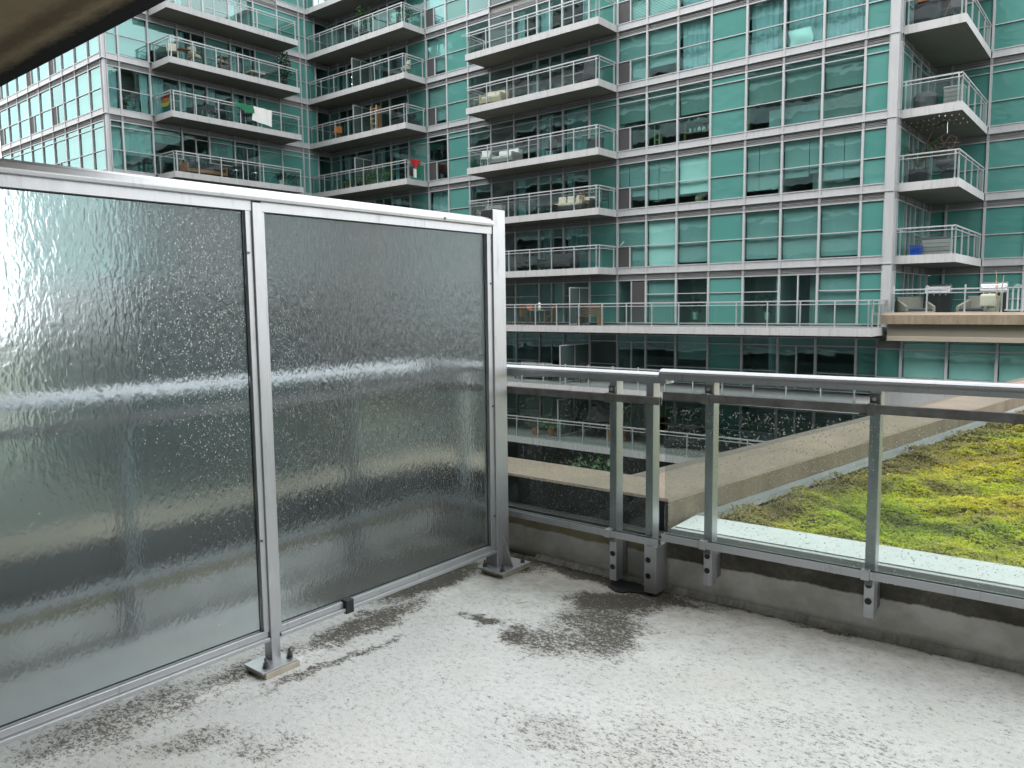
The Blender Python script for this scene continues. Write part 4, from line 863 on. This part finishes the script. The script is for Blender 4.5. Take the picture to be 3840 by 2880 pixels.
# --- middle balconies (x -27.8..-19.7)
z = Z(6)
sofa('cream outdoor sofa at the left end of the middle balcony', (-26.4, 31.0, z), 1.3, R(10), 'woodpale', 'cream')
table('small pale side table left of the cream outdoor sofa', (-27.3, 30.9, z), .45, .4, .45, 'cream', 'woodpale')
tag(obj('dark_cover', MB().lathe([(.33, 0), (.35, .5), (.28, 1.0), (.1, 1.35), (.02, 1.4)], seg=12), 'dark', None, (-20.6, 31.1, z), smooth=True), 'tall dark fabric cover standing at the right corner of the middle balcony', 'cover')
z = Z(5)
chair('white lounge chair at the left end of the balcony under the cream sofa', (-27.0, 31.0, z), R(30), 'whitep', 'whitep', True, cushion='whitep')
sofa('white cushioned lounger right of the white lounge chair', (-25.7, 31.05, z), 1.5, 0, 'grey', 'whitep')
chair('dark high-back chair in the middle of the balcony with white lounger', (-22.9, 31.1, z), R(15), 'dark')
crate('storage_box', 'small dark storage box at the right end of the white lounger balcony', (-20.3, 31.1, z), .6, .45, .5, 'greydark', 'storage box')
z = Z(4)
sofa('cream tufted sofa with pillows at the right of the middle balcony', (-21.6, 31.25, z), 2.2, R(4), 'greydark', 'cream', pillows=3, h=.66)
table('low dark coffee table before the cream tufted sofa', (-22.9, 30.85, z), 1.2, .5, .38, 'darkmetal')
chair('orange-brown wooden slatted folding chair at the right balcony corner', (-20.75, 30.95, z), R(100), 'wood', 'wood', slats=True)
chair('dark slatted folding chair right of the wooden folding chair', (-20.05, 31.2, z), R(-100), 'greydark', 'darkmetal', slats=True)
sofa('grey sofa half hidden behind the screen post on the middle balcony', (-26.8, 31.1, z), 1.3, 0, 'grey', 'grey')
z = Z(3)
sofa('dark outdoor sofa on the lowest middle balcony', (-22.6, 31.2, z), 2.0, 0, 'dark', 'dark')
table('tall bar table left of the dark sofa on the lowest middle balcony', (-26.0, 30.9, z), .9, .5, .95, 'darkmetal')
chair('plain dark chair between bar table and dark sofa', (-24.6, 31.0, z), R(180), 'dark')
# --- long terrace, level with the eye
z = .535
for i, (x, rz, lb) in enumerate(((-24.05, 90, 'left'), (-22.75, -90, 'right'))): pass
table('pale outdoor dining table between two wooden chairs on the long terrace', (-23.3, 30.8, z), 1.0, .8, .74, 'grey', 'wood')
chair('wooden slatted chair left of the dining table on the long terrace', (-24.1, 30.6, z), R(90), 'wood', 'wood', slats=True)
chair('wooden slatted chair right of the dining table on the long terrace', (-22.55, 30.6, z), R(-90), 'wood', 'wood', slats=True)
t = thing('bench', 'wooden slatted bench behind the divider panel on the long terrace', 'bench', (-20.6, 31.0, z))
for i in range(4): obj('slat', MB().box(-.65, .65, -.2+i*.11, -.11+i*.11, .42, .45), 'wood', t)
for i in range(5): obj('slat', MB().box(-.65, .65, .24, .26, .50+i*.1, .57+i*.1), 'wood', t)
for x in (-.6, .6): obj('leg', MB().box(x-.03, x+.03, -.18, .24, 0, .419), 'wood', t)
table('dark folding table with crossed legs at the far left of the long terrace', (-25.9, 30.9, z), .9, .5, .85, 'darkmetal')
t = thing('vase', 'small white statue vase on the outdoor dining table', 'vase', (-23.35, 30.7, z+.741)); obj('body', MB().lathe([(.05, 0), (.09, .1), (.05, .2), (.08, .3), (.02, .36)], seg=10), 'whitep', t)
tag(crate('terracotta_box', 'terracotta flower box on the left wooden chair arm', (-23.95, 30.75, z+.75), .3, .2, .12, 'terra', 'flower box'), 'small terracotta flower box at the left edge of the dining table', 'flower box')
bpy.context.scene['n'] = 0
# indoor plants, shelves, pictures behind the windows
for (x, sd_, lb) in ((-15.85, 31, 'left'), (-12.55, 32, 'right')):
    plant('potted_plant', 'small potted tree inside the ground terrace window, the %s one of two' % lb, (x, 32.45, z+.25), 1.0, .30, 'leafdark', 'whitep', .12, 130, .2, sd_)
def picture(label, x, y, z, w, h, dark):
    t = thing('picture_frame', label, 'picture', (x, y, z)); obj('frame', MB().box(0, w, 0, .03, 0, h), 'dark', t); obj('mat_board', MB().box(.06, w-.06, -.01, -.001, .06, h-.06), 'whitep', t)
    for i in range(dark): zz = .14+i*(h-.24)/dark; obj('print', MB().box(w*.3, w*.7, -.014, -.0105, zz, zz+(h-.24)/dark*.6), 'greydark', t)
for (x0, lab) in ((-16.5, 'left'), (-13.38, 'right')): tag(obj('room_partition', MB().box(0, 1.45, 0, .1, 0, 2.35), 'tanlip', None, (x0, 33.3, .54)), 'pale interior wall seen through the %s terrace window' % lab, 'wall')
picture('dark framed tall picture with three prints inside the terrace window', -12.45, 33.25, 1.75, .42, .72, 3)
picture('small dark framed picture above the tall framed picture', -12.32, 33.25, 2.5, .3, .26, 1)
picture('pale framed picture inside the left terrace window', -15.75, 33.25, 1.75, .4, .7, 1)
z = 8.28
def shelf(label, x, z, w, h, mat='woodpale', items=7, levels=2, seed=0):
    t = thing('shelf', label, 'shelf', (x, 32.45, z)); r_ = random.Random(seed)
    for xx in (0, w-.06): obj('upright', MB().box(xx, xx+.06, -.12, .12, 0, h), mat, t)
    for i in range(levels): zz = h*(i+1)/levels-.04; obj('board', MB().box(.061, w-.061, -.14, .14, zz, zz+.04), mat, t)
    return t
ORD = ('first', 'second', 'third', 'fourth', 'fifth', 'sixth', 'seventh')
def jars(label, x, z, w, nn, seed, mats=('whitep', 'grey', 'terra', 'leafpale')):
    r_ = random.Random(seed)
    for i in range(nn):
        xx = x+w*(i+.5)/nn; hh = r_.uniform(.12, .30); rr = r_.uniform(.04, .09); mt = r_.choice(mats)
        tag(obj('jar', MB().lathe([(rr*.7, 0), (rr, hh*.3), (rr*.9, hh*.7), (rr*.4, hh)], seg=9), mt, None, (xx, 32.42, z), smooth=False), ('%s from left, ' % ORD[i])+label, 'jar', label)
shelf('pale wooden shelf unit behind the fifth window of the shelf row', -14.85, 8.58, 1.35, 1.05, seed=1); jars('assorted jars on top of the pale wooden shelf unit', -14.8, 9.635, 1.2, 7, 3); jars('assorted jars on the middle board of the pale shelf unit', -14.75, 9.11, 1.1, 6, 4)
shelf('dark wall shelf with crockery behind the third window', -17.95, 8.58, 1.2, .72, 'wood', levels=2) if 0 else None
t = shelf('wooden shelf with crockery behind the third window of the shelf row', -16.45, 8.55, 1.35, .95, 'wood'); jars('white crockery on the top board of the wooden shelf', -16.35, 9.50, 1.15, 5, 8, ('whitep', 'terra')); jars('white crockery on the lower board of the wooden shelf', -16.3, 9.025, 1.1, 5, 9, ('whitep', 'grey'))
shelf('narrow pale shelf at the left of the second window of the shelf row', -17.95, 8.55, .3, 1.2, levels=3)
sofa('grey-blue sofa back seen through the two lower windows at right', (-11.1, 32.8, 8.55), 3.0, math.pi, 'blind', 'blind', h=.82, nseat=2)
t = thing('plant_basket', 'woven basket with a plant on the sill under the bright blind', 'basket', (-15.7, 32.4, 5.9)); obj('basket', MB().lathe([(.15, 0), (.2, .2), (.17, .42)], seg=12), 'woodpale', t); obj('foliage', leaves(MB(), (0, 0, .46), (.16, .16, .08), 50, .08, 4), 'leafpale', t)
mb = MB().grid(lambda u, v: (.9*u-.45+.05*math.sin(v*5), .09*math.sin(u*3.1)*math.sin(v*3.1)*-1, .62*v), 10, 8); tag(obj('bundled_cloth', mb, 'blindlight', None, (-11.3, 32.13, 11.68), smooth=True), 'pale bundled cloth pushed against the window below the curtains', 'cloth')
tag(obj('white_stick', MB().tube((-19.5, 31.93, 4.23), (-19.28, 31.93, 4.42), .018, 6), 'whitep'), 'short pale stick resting on the window bar beside the lowest middle balcony', 'stick')
# --- right-hand recess balconies
z = Z(6)
t = thing('grill', 'covered black grill cabinet at the left of the top right balcony', 'grill', (-6.95, 32.95, z)); obj('body', MB().box(-.4, .4, -.25, .25, .1, .8), 'dark', t, bevel=.03); obj('lid', MB().prism([(-.25, .801), (.25, .801), (.2, 1.0), (-.15, 1.02)], 'x', -.4, .4), 'darkmetal', t); obj('towel', MB().box(-.3, .1, -.28, -.2, .82, .9), 'terra', t, bevel=.02)
t = thing('broom', 'wooden broom leaning in the corner of the top right balcony', 'broom', (-6.15, 33.2, z)); obj('handle', MB().tube((-.35, 0, .1), (.1, .15, 1.35), .02, 6), 'wood', t); obj('head', MB().box(-.5, -.28, -.05, .05, 0, .16), 'whitep', t)
chair('dark folded chair behind the corner glass of the top right balcony', (-5.95, 33.1, z), R(20), 'greydark')
z = Z(5)
crate('deck_box', 'pale grey slatted deck box with lid on the right balcony', (-5.95, 33.1, z), .62, .6, .62, 'grey', 'deck box', 'grey', 4)
t = thing('covered_grill', 'round-topped dark covered grill left of the pale slatted deck box', 'grill', (-6.9, 33.0, z)); obj('cover', MB().lathe([(.42, 0), (.42, .45), (.40, .52), (.25, .62), (.02, .66)], seg=14), 'greydark', t, smooth=False)
z = Z(4)
t = thing('hanging_chair', 'brown wicker hanging egg chair on a curved bronze stand', 'hanging chair', (-6.25, 33.3, z))
pts = [(-.62, 0, 0), (-.62, 0, 1.1), (-.60, 0, 1.5), (-.50, 0, 1.85), (-.34, 0, 2.08), (-.12, 0, 2.2), (.06, 0, 2.2)]
obj('stand', MB().path(pts, .03, 8), 'bronze', t); obj('base_ring', MB().path([(.55*math.cos(a_)-.05, .5*math.sin(a_), .03) for a_ in np.linspace(0, 6.283, 19)], .025, 6), 'bronze', t)
obj('chain', MB().path([(.06, 0, 2.2), (.055, 0, 2.05), (.065, 0, 1.9), (.06, 0, 1.78)], .014, 6), 'steel', t)
wb = MB()
for i in range(14):
    ph = i*math.pi/7; q = []
    for j in range(9):
        v = j/8; rr = .42*math.sin(min(1, v*1.05)**.6*math.pi*.92+.05)**.8; aa = ph+v*2.1*(1 if i % 2 else -1); q.append((.06+rr*math.cos(aa), rr*math.sin(aa), 1.78-v*1.35))
    wb.path(q, .011, 4)
for v in (.3, .55, .75): rr = .42*math.sin(min(1, v*1.05)**.6*math.pi*.92+.05)**.8; wb.path([(.06+rr*math.cos(a_), rr*math.sin(a_), 1.78-v*1.35) for a_ in np.linspace(0, 6.283, 15)], .012, 4)
obj('wicker_shell', wb, 'bronze', t); obj('cushion', MB().lathe([(.05, .5), (.33, .58), (.36, .72), (.3, .80), (.05, .78)], (.06, 0), 14), 'dark', t, smooth=True)
t = thing('palm', 'tall feathery potted palm left of the hanging egg chair', 'palm', (-7.1, 33.2, z)); obj('pot', MB().box(-.28, .28, -.25, .25, 0, .55), 'dark', t, bevel=.01)
pm = MB(); r_ = random.Random(5); stm = MB()
for i in range(15):
    aa = r_.uniform(0, 6.28); ln = r_.uniform(.9, 1.5); up_ = r_.uniform(.8, 1.3); q = []
    for j in range(10):
        v = j/9; q.append(Vector((math.cos(aa)*ln*.62*v**1.3, math.sin(aa)*ln*.5*v**1.3, .55+up_*1.35*v-.55*v**3*ln)))
    stm.path([tuple(p_) for p_ in q], .010, 4)
    for j in range(2, 10):
        for s_ in (-1, 1):
            d = (q[j]-q[j-1]).normalized(); w = d.cross(Vector((0, 0, 1))).normalized()*s_
            for o_ in (0, .5):
                b = q[j-1].lerp(q[j], o_); tip = b+w*.20*(1.1-j/12)+d*.12-Vector((0, 0, .05)); pm.quad(tuple(b), tuple(b+d*.02+w*.08), tuple(tip), tuple(b-d*.01+w*.07))
obj('stem', stm, 'leaf', t); obj('frond', pm, 'leaf', t)
crate('planter_box', 'low black planter box below the hanging egg chair', (-5.95, 32.85, z), .55, .35, .3, 'dark', 'planter')
t = thing('string_lights', 'string lights with tiny bulbs looped under the balcony above the egg chair', 'lights', (-6.6, 33.5, 8.27)); wr = MB(); bb_ = MB()
for s_ in range(3):
    q = [(-.9+i*.2, -.9+s_*.8+.25*math.sin(i*.7), -.05-.05*math.sin(i*1.05)**2) for i in range(10)]; wr.path(q, .006, 4)
    for p_ in q[::1]: bb_.lathe([(.008, p_[2]-.06), (.022, p_[2]-.045), (.01, p_[2]-.01)], (p_[0], p_[1]), 6)
obj('wire', wr, 'dark', t); obj('bulb', bb_, 'cream', t)
z = Z(3)
crate('deck_box', 'grey slatted deck box with dark lid behind the blue bin', (-6.35, 33.3, z), .95, .55, .60, 'grey', 'deck box', 'greydark', 4)
t = thing('recycling_bin', 'bright blue open recycling bin on the lowest right balcony', 'bin', (-7.0, 32.85, z)); obj('body', MB().lathe([(.20, 0), (.27, .34), (.30, .35), (.30, .39), (.26, .39)], seg=4), 'blue', t, rz=R(45))
# --- right terrace behind the tan parapet
z = .56
def wick(label, loc, rz, w=.85):
    t = thing('wicker_sofa', label, 'sofa', loc, rz)
    obj('seat_base', MB().box(-w/2, w/2, -.4, .4, 0, .42), 'wicker', t, bevel=.03); obj('seat_cushion', MB().box(-w/2+.1, w/2-.1, -.38, .3, .421, .54), 'greydark', t, bevel=.03)
    obj('backrest', MB().prism([(.30, .421), (.44, .421), (.52, .95), (.40, .98)], 'x', -w/2, w/2), 'wicker', t, bevel=.02)
    for x in (-w/2, w/2-.12): obj('armrest', MB().prism([(-.4, .421), (.31, .421), (.40, .86), (-.36, .62)], 'x', x, x+.12), 'wicker', t, bevel=.02)
    return t
wick('grey wicker armchair behind the first terrace railing post', (-6.85, 32.6, z+.12), R(35), 1.1)
wick('grey wicker armchair with pale pillow near the picket railing', (-4.85, 32.6, z+.12), R(-20), 1.1)
tag(obj('pillow', MB().box(-.28, .28, -.08, .08, 0, .5), 'cream', None, (-4.45, 32.2, z+.66), R(-20), bevel=.08), 'large cream pillow leaning on the right wicker armchair', 'pillow')
def bbq(label, loc):
    t = thing('barbecue', label, 'barbecue', loc); obj('cabinet', MB().box(-.45, .45, -.25, .25, .05, .82), 'darkmetal', t, bevel=.01)
    obj('hood', MB().prism([(-.25, .821), (.25, .821), (.25, 1.02), (.05, 1.14), (-.18, 1.06)], 'x', -.42, .42), 'steel', t, bevel=.012); obj('handle', MB().tube((-.35, -.27, .95), (.35, -.27, .95), .012, 8), 'boltlight', t)
    obj('shelf', MB().box(.451, .80, -.22, .22, .78, .81), 'darkmetal', t)
    for i in range(4): obj('knob', MB().tube((-.3+i*.2, -.251, .74), (-.3+i*.2, -.28, .74), .025, 8), 'boltlight', t)
bbq('steel-hooded barbecue left of the middle terrace railing post', (-6.25, 33.3, z+.42)); bbq('steel-hooded barbecue right of the middle terrace railing post', (-4.45, 33.5, z+.45))
t = thing('cane_plant', 'thin bare cane plant standing beside the picket railing', 'plant', (-4.1, 31.9, z+.5)); mb = MB()
for i in range(5): mb.tube((random.uniform(-.1, .1), 0, 0), (random.uniform(-.15, .35), random.uniform(-.1, .2), random.uniform(1.0, 1.5)), .010, 5)
obj('stem', mb, 'woodpale', t); obj('pot', MB().lathe([(.14, -.4), (.18, 0)], seg=10), 'pot', t)
# --- lower terraces seen through the guard glass
z = -2.16
sofa('grey outdoor sofa on the terrace just above our handrail', (-23.6, 30.6, z), 2.0, R(5), 'greydark', 'grey'); table('dark outdoor table with thin legs right of the grey outdoor sofa', (-21.9, 30.2, z), 1.4, .8, .72, 'darkmetal'); chair('dark chair at the right end of the lower terrace table', (-20.7, 30.3, z), R(-90), 'dark')
z = -4.69
table('dark metal table on the lowest terrace behind our railing glass', (-20.0, 30.2, z), 1.2, .7, .72, 'darkmetal'); t = thing('parasol', 'closed grey parasol tent cover beside the dark metal table', 'parasol', (-20.0, 30.9, z)); obj('canopy', MB().lathe([(.85, .75), (.5, 1.15), (.05, 1.45)], seg=10), 'grey', t); obj('pole', MB().tube((0, 0, 0), (0, 0, 1.5), .03, 6), 'steel', t)
crate('planter_box', 'terracotta planter chest with plant on the lowest terrace', (-18.5, 30.0, z), .8, .4, .55, 'terra', 'planter'); plant('potted_plant', 'bright green plant standing behind the terracotta planter chest', (-18.55, 30.6, z), 1.7, .4, 'leafpale', seed=51)
plant('planter', 'reddish planter bush at the left of the lowest terrace', (-22.6, 29.3, z), .8, .5, 'leaf', 'terra', seed=52, nl=200); plant('planter', 'dense planter bush right of the reddish planter bush', (-21.7, 29.4, z), .7, .5, 'leafpale', 'terra', seed=53, nl=200)
sofa('dark lounger at the far right of the lowest terrace', (-15.2, 30.2, z), 1.6, R(10), 'dark', 'greydark')
for i, (x, y, h_, w_, lb) in enumerate(((-17.0, 25.5, 3.6, 1.2, 'tall green courtyard shrub below the terrace behind the railing post'), (-19.5, 25.8, 2.6, 1.3, 'low green courtyard shrub left of the tall courtyard shrub'), (-14.8, 25.2, 2.2, 1.0, 'small courtyard shrub right of the tall courtyard shrub'))):
    t = thing('shrub', lb, 'shrub', (x, y, -8)); obj('trunk', MB().tube((0, 0, 0), (0, 0, h_*.5), .06, 6, .02), 'wood', t); obj('crown', leaves(MB(), (0, 0, h_*.55), (w_, w_, h_*.45), 900, .28, 60+i), 'leaf', t)
